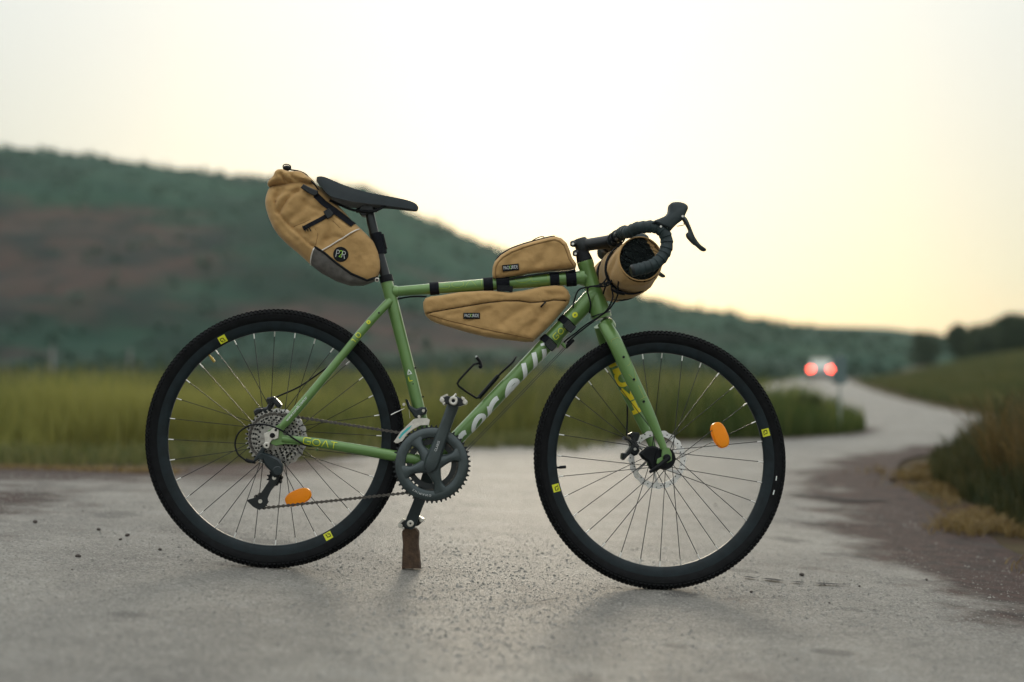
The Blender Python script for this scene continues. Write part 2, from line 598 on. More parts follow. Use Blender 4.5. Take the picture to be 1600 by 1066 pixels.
m, nt, b = node_mat('soil')
p = pos(nt)
c = mixc(nt, rng_(nt, noise(nt, p, 1.3, 6), .4, .62), (.062, .036, .030), (.085, .070, .040))
c = mixc(nt, rng_(nt, noise(nt, p, 9, 5), .35, .7), c, (.055, .048, .026))
nt.links.new(c, b.inputs['Base Color'])
b.inputs['Roughness'].default_value = .95
b.inputs['Specular IOR Level'].default_value = .06
bp = N(nt, 'ShaderNodeBump', Strength=.8, Distance=.02)
nt.links.new(noise(nt, p, 40, 6), bp.inputs['Height'])
nt.links.new(bp.outputs[0], b.inputs['Normal'])
SOIL = m
go = np_mesh('ground', np.stack([GX.ravel(), GD.ravel() - CY, GZ.ravel()], 1), F, SOIL, smooth=True)
tag(go, 'brown soil and verge ground beside the road', None, None, 'structure')

# road sheet, ragged where it meets the verge
edge = resample(ROAD + [ROAD[0]], .12)[:-1]
E = np.array(edge)
wob = np.clip(np.hypot(E[:, 0], E[:, 1]) / 8, .4, 3)
E = E + .10 * wob[:, None] * np.stack([fbm(E[:, 0] * 2.1, E[:, 1] * 2.1, 5), fbm(E[:, 0] * 2.1, E[:, 1] * 2.1, 15)], 1)
rx, rd = np.meshgrid(np.arange(-16, 16, .16), np.concatenate([np.arange(-1.5, 10, .12), np.arange(10, 20, .3)]))
rx, rd = rx.ravel(), rd.ravel()
okk = in_poly(rx, rd, [tuple(q) for q in E[::3]])
rx, rd = rx[okk], rd[okk]
okk = poly_dist(rx, rd, ROAD) > .12
rx, rd = rx[okk], rd[okk]
vs = [V((float(a), float(q))) for a, q in E] + [V((float(a), float(q))) for a, q in zip(rx, rd)]
ne = len(E)
ov, oe, of, _, _, _ = delaunay_2d_cdt(vs, [(i, (i + 1) % ne) for i in range(ne)], [], 0, 1e-6)
OX, OD = np.array([v.x for v in ov]), np.array([v.y for v in ov])
of = np.array(of)
kk = in_poly(OX[of].mean(1), OD[of].mean(1), [tuple(q) for q in E])
of = of[kk]
dist_e = poly_dist(OX, OD, ROAD)
right = np.clip(1.15 - (right_edge(OD) - OX) / np.interp(OD, [3, 5, 8, 10], [.62, .80, .72, .6]), 0, 1) * (OD < 11.8)
left = sstep(6.0, 8.2, OD) * sstep(-.2, -2.2, OX) * 1.0 + sstep(-.8, -2.2, OX) * .42
dirt = np.clip(np.maximum(right, np.maximum(left, .8 * np.clip(1 - dist_e / .4, 0, 1) * (OD < 15))), 0, 1)
OZ = ground_h(OX, OD) + .004 + .004 * fbm(OX * 2.5, OD * 2.5, 77) * (OD < 20)
m, nt, b = node_mat('asphalt')
p = pos(nt)
at = N(nt, 'ShaderNodeAttribute', attribute_name='dirt').outputs['Fac']
patch_n = noise(nt, p, 1.1, 5, .6)
mid = noise(nt, p, 14, 5, .65)
fine = noise(nt, p, 150, 4, .7)
vor = N(nt, 'ShaderNodeTexVoronoi', Scale=190.0, Randomness=1.0)
nt.links.new(p, vor.inputs['Vector'])
vcol = N(nt, 'ShaderNodeSeparateColor')
nt.links.new(vor.outputs['Color'], vcol.inputs[0])
stone = rng_(nt, vcol.outputs[0], 0, 1)
c = mixc(nt, rng_(nt, patch_n, .38, .62), (.238, .225, .198), (.168, .158, .140))
grit = noise(nt, p, 230, 3, .75)
gm = rng_(nt, noise(nt, p, 2.2, 4, .6), .40, .62)
mid2 = noise(nt, p, 6.0, 5, .65)
c = mixc(nt, rng_(nt, mid2, .47, .68, 0, .5), c, (.100, .097, .090))
c = mixc(nt, rng_(nt, mid2, .46, .30, 0, .4), c, (.30, .295, .275))
c = mixc(nt, rng_(nt, mid, .48, .72, 0, .45), c, (.095, .092, .086))
c = mixc(nt, math_(nt, 'MULTIPLY', rng_(nt, grit, .50, .74, 0, .80), gm), c, (.065, .062, .058))
c = mixc(nt, rng_(nt, grit, .44, .32, 0, .45), c, (.33, .325, .305))
c = mixc(nt, math_(nt, 'MULTIPLY', rng_(nt, stone, .72, 1.0), .6), c, (.40, .38, .345))
c = mixc(nt, math_(nt, 'MULTIPLY', rng_(nt, stone, .28, 0), .6), c, (.075, .07, .066))
c = mixc(nt, math_(nt, 'MULTIPLY', rng_(nt, fine, .5, .75), .45), c, (.10, .095, .088))
big = noise(nt, p, 2.4, 6, .65)
dm = math_(nt, 'ADD', at, rng_(nt, big, .3, .7, -.38, .38))
dm = rng_(nt, dm, .22, .66, 0, .97)
c = mixc(nt, dm, c, mixc(nt, rng_(nt, mid, .4, .6), (.074, .048, .043), (.040, .030, .029)))
# tar-dark worn spots
sp = rng_(nt, noise(nt, p, 3.2, 3, .4), .665, .70)
c = mixc(nt, math_(nt, 'MULTIPLY', sp, .6), c, (.055, .052, .05))
nt.links.new(c, b.inputs['Base Color'])
nt.links.new(rng_(nt, fine, .3, .7, .44, .70), b.inputs['Roughness'])
nt.links.new(rng_(nt, dm, .1, .6, .20, .03), b.inputs['Specular IOR Level'])
bp1 = N(nt, 'ShaderNodeBump', Strength=.75, Distance=.003)
nt.links.new(vor.outputs['Distance'], bp1.inputs['Height'])
bp2 = N(nt, 'ShaderNodeBump', Strength=.75, Distance=.012)
nt.links.new(math_(nt, 'ADD', mid, math_(nt, 'MULTIPLY', grit, .5)), bp2.inputs['Height'])
nt.links.new(bp1.outputs[0], bp2.inputs['Normal'])
bp3 = N(nt, 'ShaderNodeBump', Strength=.6, Distance=.003)
nt.links.new(fine, bp3.inputs['Height'])
nt.links.new(bp2.outputs[0], bp3.inputs['Normal'])
nt.links.new(bp3.outputs[0], b.inputs['Normal'])
ASPHALT = m
ro = np_mesh('road', np.stack([OX, OD - CY, OZ], 1), of, ASPHALT, attr={'dirt': dirt}, smooth=True)
tag(ro, 'pale worn asphalt junction with the lane running off to the right', None, None, 'structure')

def on_road(px, py):
    """where a spot seen on the road lies"""
    z = 0.0
    for _ in range(6):
        q = ground_at(px, py, z)
        z = float(ground_h(q.x, q.y + CY)) + .004
    return V((q.x, q.y, z))
# long shallow cracks in the surface
CRK = mat('crack_tar', (.022, .021, .020), .95, var=.4, var_scale=40, bump=.5, bump_scale=150)
for pts, w in ((((1228, 772), (1262, 776), (1300, 780), (1340, 783), (1392, 782)), .075), (((1224, 812), (1262, 818), (1310, 822)), .022),
               (((1140, 900), (1175, 905), (1215, 909), (1270, 914), (1330, 916)), .034), (((800, 948), (850, 942), (890, 934)), .012), (((362, 829), (378, 827), (402, 823)), .035), (((355, 1030), (375, 1022), (392, 1016)), .016)):
    P = [on_road(*q) for q in pts]
    P = resample([tuple(q) for q in catmull(P, 5)], .02)
    vsx, fsx = [], []
    ww = []
    for i, q in enumerate(P):
        t = i / (len(P) - 1)
        h = w * .5 * (math.sin(math.pi * min(1, max(0, t))) ** .6 * .8 + .2) * (.55 + 1.6 * abs(float(fbm(q[0] * 23, q[1] * 23, 12))) + .5 * float(vnoise(q[0] * 60, q[1] * 60, 4)))
        if .03 < w < .04: h *= float(sstep(.42, .62, vnoise(q[0] * 38, q[1] * 38, 14)))
        o_ = .25 * w * float(fbm(q[0] * 17, q[1] * 17, 31))
        for s in (1, -1):
            X_, Y_ = q[0] + .3 * h * s * float(vnoise(i * .7, s, 8)), q[1] + o_ + h * s
            vsx.append((X_, Y_, float(ground_h(X_, Y_ + CY)) + .0095))
    fsx = [(2 * i, 2 * i + 1, 2 * i + 3, 2 * i + 2) for i in range(len(P) - 1)]
    q = MB(); q.add(vsx, fsx)
    o = q.build('road_crack', CRK)
    tag(o, None, None, None, 'structure')

# stone chips standing proud of the worn surface
n = 90000
d = 2.2 + 4.6 * rng.uniform(0, 1, n) ** 1.25
X = rng.uniform(-1, 1, n) * (d * .37 + .1)
ok = (X < right_edge(d) - .1) & ((X < right_edge(d) - .6) | (rng.uniform(0, 1, n) < .3))
X, d = X[ok], d[ok]
den = fbm(X * 1.3, d * 1.3, 210, 4) + .25 * np.clip(np.abs(X) / 1.5, 0, 1)
ok = den > rng.uniform(-.12, .34, len(X))
X, d = X[ok], d[ok]
n = len(X)
s = np.clip(rng.lognormal(-6.45, .48, n), .0008, .0055)
hgt = s * rng.uniform(.35, .8, n)
a0 = rng.uniform(0, 6.28, n)
z0 = ground_h(X, d) + .004 + .004 * fbm(X * 2.5, d * 2.5, 77)
P = np.zeros((n, 10, 3))
for k in range(5):
    r0, r1 = s * rng.uniform(.8, 1.25, n), s * rng.uniform(.4, .75, n)
    an = a0 + k * 2 * math.pi / 5 + rng.uniform(-.25, .25, n)
    P[:, k] = np.stack([X + r0 * 1.15 * np.cos(an), d - CY + r0 * np.sin(an), z0 - .0006], 1)
    P[:, 5 + k] = np.stack([X + r1 * np.cos(an), d - CY + r1 * np.sin(an), z0 + hgt * rng.uniform(.75, 1.1, n)], 1)
i = np.arange(n)[:, None] * 10
Fq = np.concatenate([i + np.array([[k, (k + 1) % 5, 5 + (k + 1) % 5, 5 + k]]) for k in range(5)] + [i + np.array([[5, 6, 7, 8]]), i + np.array([[5, 8, 9, 5]])][:1], 0)
T3 = np.repeat(np.clip(rng.normal(.45, .28, n), 0, 1), 10)
m, nt, b = node_mat('stone_chips')
at = N(nt, 'ShaderNodeAttribute', attribute_name='tone').outputs['Fac']
nt.links.new(mixc(nt, at, (.175, .167, .150), (.30, .288, .262)), b.inputs['Base Color'])
b.inputs['Specular IOR Level'].default_value = .2
b.inputs['Roughness'].default_value = .8
tag(np_mesh('road_grit', P.reshape(-1, 3), Fq, m, attr={'tone': T3}), 'loose stone chips and grit bedded in the road surface', None, None, 'stuff')

# hills
def hill_mat(name, green, green2, soil, soil2, lo):
    m, nt, b = node_mat(name)
    p = pos(nt)
    sx = N(nt, 'ShaderNodeSeparateXYZ')
    nt.links.new(p, sx.inputs[0])
    g = mixc(nt, rng_(nt, noise(nt, p, .05, 5), .4, .6), green, green2)
    g = mixc(nt, rng_(nt, noise(nt, p, .028, 3), .48, .62), g, tuple(.45 * x for x in green))
    s = mixc(nt, rng_(nt, noise(nt, p, .09, 4), .42, .6), soil, soil2)
    n = noise(nt, p, .022, 5, .6)
    at = N(nt, 'ShaderNodeAttribute', attribute_name='bare').outputs['Fac']
    k = math_(nt, 'ADD', at, rng_(nt, n, .3, .7, -.5, .5))
    nt.links.new(mixc(nt, rng_(nt, k, .35, .65), g, s), b.inputs['Base Color'])
    b.inputs['Roughness'].default_value = 1.0
    b.inputs['Specular IOR Level'].default_value = .1
    return m
def ridge(X, tab): return np.interp(X, tab[0], tab[1])
H1 = ([-500, -260, -200, -151, -132, -94, -72, -45, -38, -30, -11, 3, 19, 33, 47, 76, 110, 170, 300], [58, 66, 66, 64.5, 63.3, 60, 57.5, 53.5, 52.5, 47, 38.6, 33.5, 27.6, 23, 18.4, 14, 11, 6, 2])
H2 = ([-400, 0, 60, 110, 160, 215, 240, 262, 300, 420, 700], [10, 18, 24, 30, 31.5, 30, 27, 24, 22, 22, 26])
def h1(X, d):
    t = sstep(135, 420, d + 18 * fbm(X * .02, d * .02, 4) * 2)
    return ridge(X, H1) * (t * .55 + .45 * t ** 1.6) * (1 - .5 * sstep(420, 800, d)) + (3.2 * fbm(X * .035, d * .035, 9, 5) + 1.0 * fbm(X * .15, d * .15, 19, 3)) * sstep(140, 210, d) * 1.2 - .15
def h2(X, d): return ridge(X, H2) * sstep(480, 900, d) * (1 - .5 * sstep(900, 1300, d)) + 3 * fbm(X * .015, d * .015, 29, 5) * sstep(500, 640, d) - .3
def hill(name, fn, x0, x1, d0, d1, nx_, nd_, m, bare):
    X, D = np.meshgrid(np.linspace(x0, x1, nx_), np.linspace(d0, d1, nd_))
    Z = fn(X, D)
    i = np.arange((nd_ - 1) * (nx_ - 1))
    r, c = i // (nx_ - 1), i % (nx_ - 1)
    Fq = np.stack([r * nx_ + c, r * nx_ + c + 1, (r + 1) * nx_ + c + 1, (r + 1) * nx_ + c], 1)
    o = np_mesh(name, np.stack([X.ravel(), D.ravel() - CY, Z.ravel()], 1), Fq, m, attr={'bare': bare(X, D, Z).ravel()}, smooth=True)
    tag(o, None, None, None, 'structure')
    return o
HM1 = hill_mat('hill_scrub', (.010, .034, .024), (.018, .046, .028), (.056, .030, .027), (.014, .013, .015), 20)
HM2 = hill_mat('far_hill', (.022, .038, .030), (.030, .045, .034), (.035, .035, .032), (.045, .040, .035), 20)
def bare1(X, D, Z):
    t = Z / np.maximum(ridge(X, H1), 5)
    return (.80 + 2.6 * fbm(X * .022, D * .03, 57, 4)) * sstep(.22, .40, t + .0012 * (X + 110)) * (1 - sstep(.56, .72, t + .0012 * (X + 110))) * sstep(-45, -100, X) + (.38 + 1.6 * fbm(X * .03, D * .05, 83, 4)) * (1 - sstep(.25, .5, t)) * sstep(40, -20, X) + .12
ho = hill('hill', h1, -430, 330, 128, 720, 260, 170, HM1, bare1)
ho['label'] = 'long scrubby hill falling from left to right with bare reddish slopes'
ho = hill('hill', h2, -500, 800, 470, 1300, 150, 90, HM2, lambda X, D, Z: .15 + 0 * X)
ho['label'] = 'low distant hill along the horizon on the right'

# ------------------------------------------------------------------ vegetation
def leaf_mat(name, c1, c2, trans=.35, rough=.6):
    m, nt, b = node_mat(name)
    at = N(nt, 'ShaderNodeAttribute', attribute_name='tone').outputs['Fac']
    c = mixc(nt, at, c1, c2)
    nt.links.new(c, b.inputs['Base Color'])
    b.inputs['Roughness'].default_value = rough
    b.inputs['Specular IOR Level'].default_value = .25
    tr = N(nt, 'ShaderNodeBsdfTranslucent')
    nt.links.new(c, tr.inputs['Color'])
    mx = N(nt, 'ShaderNodeMixShader')
    mx.inputs[0].default_value = trans
    nt.links.new(b.outputs[0], mx.inputs[1])
    nt.links.new(tr.outputs[0], mx.inputs[2])
    nt.links.new(mx.outputs[0], nt.nodes['Material Output'].inputs['Surface'])
    return m
GRASS = leaf_mat('field_grass', (.075, .108, .030), (.285, .275, .075), .46)
BANKG = leaf_mat('bank_grass', (.066, .084, .027), (.155, .140, .052), .35)
DRYG = leaf_mat('dry_grass', (.25, .175, .065), (.13, .09, .038), .3)
WEEDM = leaf_mat('weed_leaves', (.036, .048, .018), (.11, .088, .032), .35)
RUST = leaf_mat('rust_stalks', (.20, .125, .040), (.085, .065, .025), .35)
DARKL = leaf_mat('dark_foliage', (.022, .034, .016), (.045, .058, .024), .25)
SCRUB = leaf_mat('scrub_foliage', (.010, .032, .021), (.020, .048, .028), .2)
GRASSD = leaf_mat('corner_foliage', (.030, .045, .016), (.075, .085, .026), .3)
TALLW = leaf_mat('tall_weed_leaves', (.070, .100, .032), (.23, .21, .075), .4)
BARK = mat('bark', (.07, .055, .042), .9, var=.3, var_scale=12, bump=.6, bump_scale=30)

def leaves(centres, radii, per, size, squash=.8):
    """leaf-sized quads through the volume of several clumps"""
    P, T = [], []
    for (cx, cy, cz2), rr in zip(centres, radii):
        n = int(per)
        u = rng.normal(0, 1, (n, 3))
        u /= np.linalg.norm(u, axis=1, keepdims=True)
        rad = rr * rng.uniform(.25, 1, n) ** .5
        c = np.array([cx, cy, cz2]) + u * rad[:, None] * np.array([1, 1, squash])
        a = rng.normal(0, 1, (n, 3)); a /= np.linalg.norm(a, axis=1, keepdims=True)
        b_ = np.cross(a, rng.normal(0, 1, (n, 3))); b_ /= np.linalg.norm(b_, axis=1, keepdims=True)
        s = size * rng.uniform(.6, 1.4, n)[:, None]
        P.append(np.stack([c - a * s, c - b_ * s * .5, c + a * s, c + b_ * s * .5], 1).reshape(-1, 3))
        T.append(np.repeat(np.clip(rng.normal(.45, .3, n), 0, 1), 4))
    P, T = np.concatenate(P), np.concatenate(T)
    return P, np.arange(len(P)).reshape(-1, 4), T
def blades(X, d, h, w, tone, lean=.35, base=None):
    """bent grass blades: three levels, two quads each"""
    n = len(X)
    z0 = ground_h(X, d) if base is None else base
    a = rng.uniform(0, 2 * math.pi, n)
    b_ = rng.uniform(0, 2 * math.pi, n)
    k = rng.uniform(.1, 1, n) * lean * h
    P = np.zeros((n, 6, 3))
    for lv, (t, ws) in enumerate(((0, 1), (.55, .85), (1, .12))):
        cx, cy, cz2 = X + np.cos(b_) * k * t * t, d - CY + np.sin(b_) * k * t * t, z0 + h * t * (1 - .12 * t * lean)
        P[:, lv * 2] = np.stack([cx - np.cos(a) * w * ws / 2, cy - np.sin(a) * w * ws / 2, cz2], 1)
        P[:, lv * 2 + 1] = np.stack([cx + np.cos(a) * w * ws / 2, cy + np.sin(a) * w * ws / 2, cz2], 1)
    i = np.arange(n)[:, None] * 6
    Fq = np.concatenate([i + np.array([[0, 1, 3, 2]]), i + np.array([[2, 3, 5, 4]])], 0)
    T = np.repeat(tone, 6)
    return P.reshape(-1, 3), Fq, T
def merge(parts):
    vs, fs, ts, n = [], [], [], 0
    for v, f, t in parts:
        vs.append(v); fs.append(f + n); ts.append(t); n += len(v)
    return np.concatenate(vs), np.concatenate(fs), np.concatenate(ts)
FIELD = [(-60, 9.2), (-3.3, 9.4), (-2, 9.8), (-1, 10.7), (-.5, 11.6), (1.03, 11.9), (2.1, 12.2), (2.95, 12.9), (3.5, 13.9), (3.7, 16.2), (4.2, 22), (5.9, 32), (8.6, 50), (17.8, 95), (27, 134), (-170, 134)]
def scatter(n, d0, d1, spread, poly, k=1.0):
    d = d0 + (d1 - d0) * rng.uniform(0, 1, n) ** k
    X = rng.uniform(-1, 1, n) * (d * spread + 1.2)
    ok = in_poly(X, d, poly)
    return X[ok], d[ok]
parts = []
for n, d0, d1, hh, ww in ((112000, 9.2, 16, .40, .010), (64000, 16, 34, .42, .026), (50000, 34, 134, .46, .10)):
    X, d = scatter(n, d0, d1, .52, FIELD)
    fe = poly_dist(X, d, FIELD)
    ok = fe > (.75 * (vnoise(X * 1.1, d * 1.1, 301) - .3) + .35 * (vnoise(X * 4, d * 4, 302) - .5)) * (1 - .6 * sstep(1.5, 3, X))
    X, d = X[ok], d[ok]
    dense = fbm(X * .55, d * .55, 60, 4)
    ok = dense > -.28 + .25 * rng.uniform(0, 1, len(X)) - .1
    X, d, dense = X[ok], d[ok], dense[ok]
    pe = poly_dist(X, d, FIELD)
    h = hh * (.48 + .50 * rng.uniform(0, 1, len(X)) + 1.9 * dense + .9 * fbm(X * .12, d * .12, 66, 2)) * np.where((d > 17) & (X > 0), .22 + .78 * np.clip(pe / (1.5 + d * .07), 0, 1), .45 + .55 * np.clip(pe / .5, 0, 1))
    tone = np.clip(.42 + 2.9 * fbm(X * .42, d * .30, 90, 4) + rng.normal(0, .22, len(X)), 0, 1)
    parts.append(blades(X, d, np.clip(h, .05, .60), ww * rng.uniform(.6, 1.4, len(X)), tone))
    # seed heads and small yellow flowers on taller stalks
    q = rng.uniform(0, 1, len(X)) < .10
    parts.append(blades(X[q], d[q], np.clip(h[q] * 1.25, .1, .66), ww[q] * .5 if hasattr(ww, '__len__') else ww * .5 * np.ones(q.sum()), np.ones(q.sum()), .15))
v, f_, t_ = merge(parts)
tag(np_mesh('field_grass', v, f_, GRASS, attr={'tone': t_}), 'tall yellow-green meadow grass behind the junction', None, None, 'stuff')

# taller weeds standing above the meadow here and there
parts = []
for _ in range(170):
    cd_ = 12.5 + 60 * rng.uniform(0, 1) ** 1.6
    cx_ = rng.uniform(-.45, .14) * cd_
    if not in_poly(np.array([cx_]), np.array([cd_]), FIELD)[0]: continue
    n = int(rng.integers(60, 160))
    r_s = .12 + cd_ * .012
    parts.append(blades(cx_ + rng.normal(0, r_s, n), cd_ + rng.normal(0, r_s, n), rng.uniform(.30, .60, n) * rng.uniform(.8, 1.45), rng.uniform(.006, .016, n) * (1 + cd_ / 18), np.clip(rng.normal(.45, .35, n), 0, 1), .5))
v, f_, t_ = merge(parts)
# low tufts creeping out over the bare strip in front of the meadow
for _ in range(150):
    cx_ = rng.uniform(-5.2, .6)
    cd_ = np.interp(cx_, [-5, -3.3, -2, -1, -.5, 1], [9.0, 9.1, 9.5, 10.3, 11.2, 11.6]) - abs(rng.normal(0, .45))
    n = int(rng.integers(20, 70))
    parts.append(blades(cx_ + rng.normal(0, .09, n), cd_ + rng.normal(0, .08, n), rng.uniform(.03, .17, n), rng.uniform(.005, .010, n), np.clip(rng.normal(.5, .3, n), 0, 1), .9))
v, f_, t_ = merge(parts)
tag(np_mesh('tall_weeds', v, f_, TALLW, attr={'tone': t_}), 'scattered taller weeds standing in the meadow', None, None, 'stuff')
# rough bushes along the foot of the hill
cs, rs = [], []
for _ in range(420):
    cd_ = rng.uniform(104, 150)
    cx_ = rng.uniform(-.40, .19) * cd_
    r_s = rng.lognormal(-.35, .5)
    cs.append((cx_, cd_ - CY, r_s * .45)); rs.append(min(r_s, 2.2))
P, Fq, T = leaves(cs, rs, 46, .26, .75)
tag(np_mesh('hedge_scrub', P, Fq, SCRUB, attr={'tone': T}), 'rough low bushes along the far side of the meadow', None, None, 'stuff')

BANKP = [(6.3, 17.8), (6.7, 20), (8.6, 29.8), (12.4, 47), (23.2, 95), (60, 140), (90, 140), (40, 18)]
parts = []
for n, d0, d1, hh, ww in ((50000, 17.8, 34, .20, .026), (60000, 34, 130, .26, .10)):
    d = rng.uniform(d0, d1, n)
    X = right_edge(d) + .15 + rng.uniform(0, 1, n) ** 1.2 * d * .34
    ok = in_poly(X, d, BANKP)
    X, d = X[ok], d[ok]
    h = hh * (.5 + rng.uniform(0, 1, len(X)) + .9 * fbm(X * .5, d * .5, 44))
    tone = np.clip(.4 + 1.3 * fbm(X * .22, d * .22, 47, 3) + rng.normal(0, .2, len(X)), 0, 1)
    parts.append(blades(X, d, np.clip(h, .05, .5), ww * rng.uniform(.6, 1.4, len(X)), tone))
v, f_, t_ = merge(parts)
tag(np_mesh('bank_grass', v, f_, BANKG, attr={'tone': t_}), 'dull olive grass on the bank right of the lane', None, None, 'stuff')

VERGE = [(1.9, 4.2), (1.98, 6.3), (2.12, 7.8), (2.6, 9.1), (3.7, 10.8), (5.5, 11.3), (9, 11.3), (9, 3.5), (2.0, 3.2)]
d = rng.uniform(3.3, 8.6, 16000)
X = right_edge(d) + rng.normal(.16, .10, 16000) + .5 * fbm(d * 1.7, d * 0, 5)
ok = (fbm(X * 3, d * 3, 91) > -.01) | (X > right_edge(d) + .42)
X, d = X[ok], d[ok]
nn_ = len(X)
tone = np.clip(.4 + rng.normal(0, .3, nn_), 0, 1)
v, f_, t_ = blades(X, d, rng.uniform(.015, .075, nn_), rng.uniform(.003, .006, nn_), tone, 1.6)
tag(np_mesh('dry_grass', v, f_, DRYG, attr={'tone': t_}), 'short straw-coloured dry grass along the edge of the road', None, None, 'stuff')
d = rng.uniform(6.9, 7.9, 7000)
X = rng.uniform(-4.4, -1.7, 7000)
dd_ = d - (7.55 - .12 * (X + 3))
ok = np.abs(dd_) < .17 + .15 * fbm(X * 2, d * 2, 3)
v, f_, t_ = blades(X[ok], d[ok], rng.uniform(.015, .05, ok.sum()), rng.uniform(.004, .007, ok.sum()), np.clip(.3 + rng.normal(0, .3, ok.sum()), 0, 1), 1.8)
tag(np_mesh('dry_grass', v, f_, DRYG, attr={'tone': t_}), 'thin strip of straw-coloured grass at the far left edge of the road', None, None, 'stuff')
parts = []
d = rng.uniform(4.4, 11.2, 30000)
X = right_edge(np.minimum(d, 10.6)) + .22 + rng.uniform(0, 1, 30000) ** 1.3 * 3.2
ok = in_poly(X, d, VERGE)
X, d = X[ok], d[ok]
e = X - right_edge(np.minimum(d, 10.6))
h = (.10 + .46 * sstep(.1, .9, e)) * (.5 + .6 * rng.uniform(0, 1, len(X)) + .8 * fbm(X * 1.3, d * 1.3, 71)) * np.where(d > 9, .55, 1)
tone = np.clip(.35 + 1.2 * fbm(X * .9, d * .9, 72, 3) + rng.normal(0, .2, len(X)), 0, 1)
v, f_, t_ = blades(X, d, np.clip(h, .05, .55), rng.uniform(.006, .014, len(X)), tone, .5)
tag(np_mesh('roadside_weeds', v, f_, WEEDM, attr={'tone': t_}), 'dark tangled weeds growing on the right verge', None, None, 'stuff')
n = 2600
d = rng.uniform(4.9, 7.6, n)
X = right_edge(d) + .42 + np.abs(rng.normal(.1, .4, n))
kp = rng.uniform(0, 1, n) < np.where(X > 2.45, 1, .3)
X, d = X[kp], d[kp]
n = len(X)
v, f_, t_ = blades(X, d, np.where(X > 2.15, rng.uniform(.28, .62, n), rng.uniform(.14, .36, n)), rng.uniform(.005, .009, n), np.clip(rng.normal(.6, .3, n), 0, 1), .8)
tag(np_mesh('rust_stalks', v, f_, RUST, attr={'tone': t_}), 'tall rust-brown dead stalks among the weeds at the right edge', None, None, 'stuff')

def plant(name, cat, label, X, d, h, wdt, m, clumps, per, size, trunk=.3, group=None, z=None):
    z0 = float(ground_h(X, d)) if z is None else z
    o = empty(name, Matrix.Translation((X, d - CY, z0)), label, cat, group)
    ORIG[o.name] = V((0, 0, 0))
    cs, rs = [], []
    for _ in range(clumps):
        t = rng.uniform(trunk, .88)
        r = wdt * .5 * rng.uniform(.35, .62) * (1.15 - .6 * abs(t - .5))
        a = rng.uniform(0, 6.28)
        q = rng.uniform(0, wdt * .34) * (1.2 - .8 * t)
        cs.append((math.cos(a) * q, math.sin(a) * q, h * t))
        rs.append(min(r, h * (1 - t) + .1 * h))
    P, Fq, T = leaves(cs, rs, per, size)
    P[:, 2] = np.maximum(P[:, 2], .02 * h)
    c = np_mesh('crown', P, Fq, m, attr={'tone': T})
    c.parent = o
    q = MB()
    rt = h * .028
    q.tube([V((0, 0, -.05)), V((.01 * h, 0, h * trunk)), V((-.01 * h, .01 * h, h * .7))], [rt, rt * .75, rt * .3], 8)
    for cc in cs[:6]: q.tube([V((0, 0, h * trunk * .9)), V(cc)], [rt * .5, rt * .15], 6)
    q.build('trunk', BARK, o)
    return o
for px, py_top, dd, w, lab in ((1446, 519, 150, 4.5, 'low dark shrubby tree at the top of the lane, nearest the distant hill'), (1499, 507, 120, 2.6, 'small round dark tree standing alone on the bank crest'),
                               (1538, 506, 112, 4.2, 'dark spreading tree beside the small lone tree on the crest'), (1562, 497, 108, 5.0, 'tall dark tree in the middle of the clump at the right edge'),
                               (1590, 491, 104, 5.2, 'tallest dark tree of the clump at the right edge'), (1622, 490, 100, 5.0, 'dark tree cut off by the right edge of the picture')):
    X = (px - 800) / FPX * dd
    zt = CAM_H + (584 - py_top) / FPX * dd
    g0 = float(ground_h(X, dd))
    plant('tree', 'tree', lab, X, dd, max(1.2, zt - g0), w, DARKL, 14, 210, .16, .22, 'dark trees along the bank crest')
plant('shrub', 'shrub', 'dark leafy shrub at the corner of the meadow by the lane', 2.75, 13.5, .34, .8, GRASSD, 12, 230, .022, .1)
plant('shrub', 'shrub', 'broad dark shrub in the weeds of the right verge', 2.95, 7.6, .46, 1.0, WEEDM, 16, 260, .022, .1)
plant('shrub', 'shrub', 'bushy rust-tinged shrub at the right edge near the road', 2.55, 6.1, .52, .7, RUST, 12, 240, .020, .1)

# scrub over the hill: uncountable clumps
n = 5200
X = rng.uniform(-330, 150, n)
d = rng.uniform(150, 470, n)
z = h1(X, d)
t = z / np.maximum(ridge(X, H1), 5)
keep = (rng.uniform(0, 1, n) < np.where(bare1(X, d, z) > .55, .22, .9))
X, d, z, t = X[keep], d[keep], z[keep], t[keep]
P, Fq, T = [], [], []
n = len(X)
size = rng.uniform(.35, 1.0, n)
for k in range(7):
    u = rng.normal(0, 1, (n, 3)) * size[:, None] * np.array([.75, .75, .45])
    c = np.stack([X, d - CY, z + size * .6], 1) + u
    a = rng.normal(0, 1, (n, 3)); a /= np.linalg.norm(a, axis=1, keepdims=True)
    b_ = np.cross(a, rng.normal(0, 1, (n, 3))); b_ /= np.linalg.norm(b_, axis=1, keepdims=True)
    s = size[:, None] * rng.uniform(.5, .95, (n, 1))
    P.append(np.stack([c - a * s, c - b_ * s * .8, c + a * s, c + b_ * s * .8], 1).reshape(-1, 3))
    T.append(np.repeat(np.clip(rng.normal(.45, .3, n), 0, 1), 4))
P, T = np.concatenate(P), np.concatenate(T)
tag(np_mesh('hillside_scrub', P, np.arange(len(P)).reshape(-1, 4), SCRUB, attr={'tone': T}), 'dark green scrub covering the hillside', None, None, 'stuff')

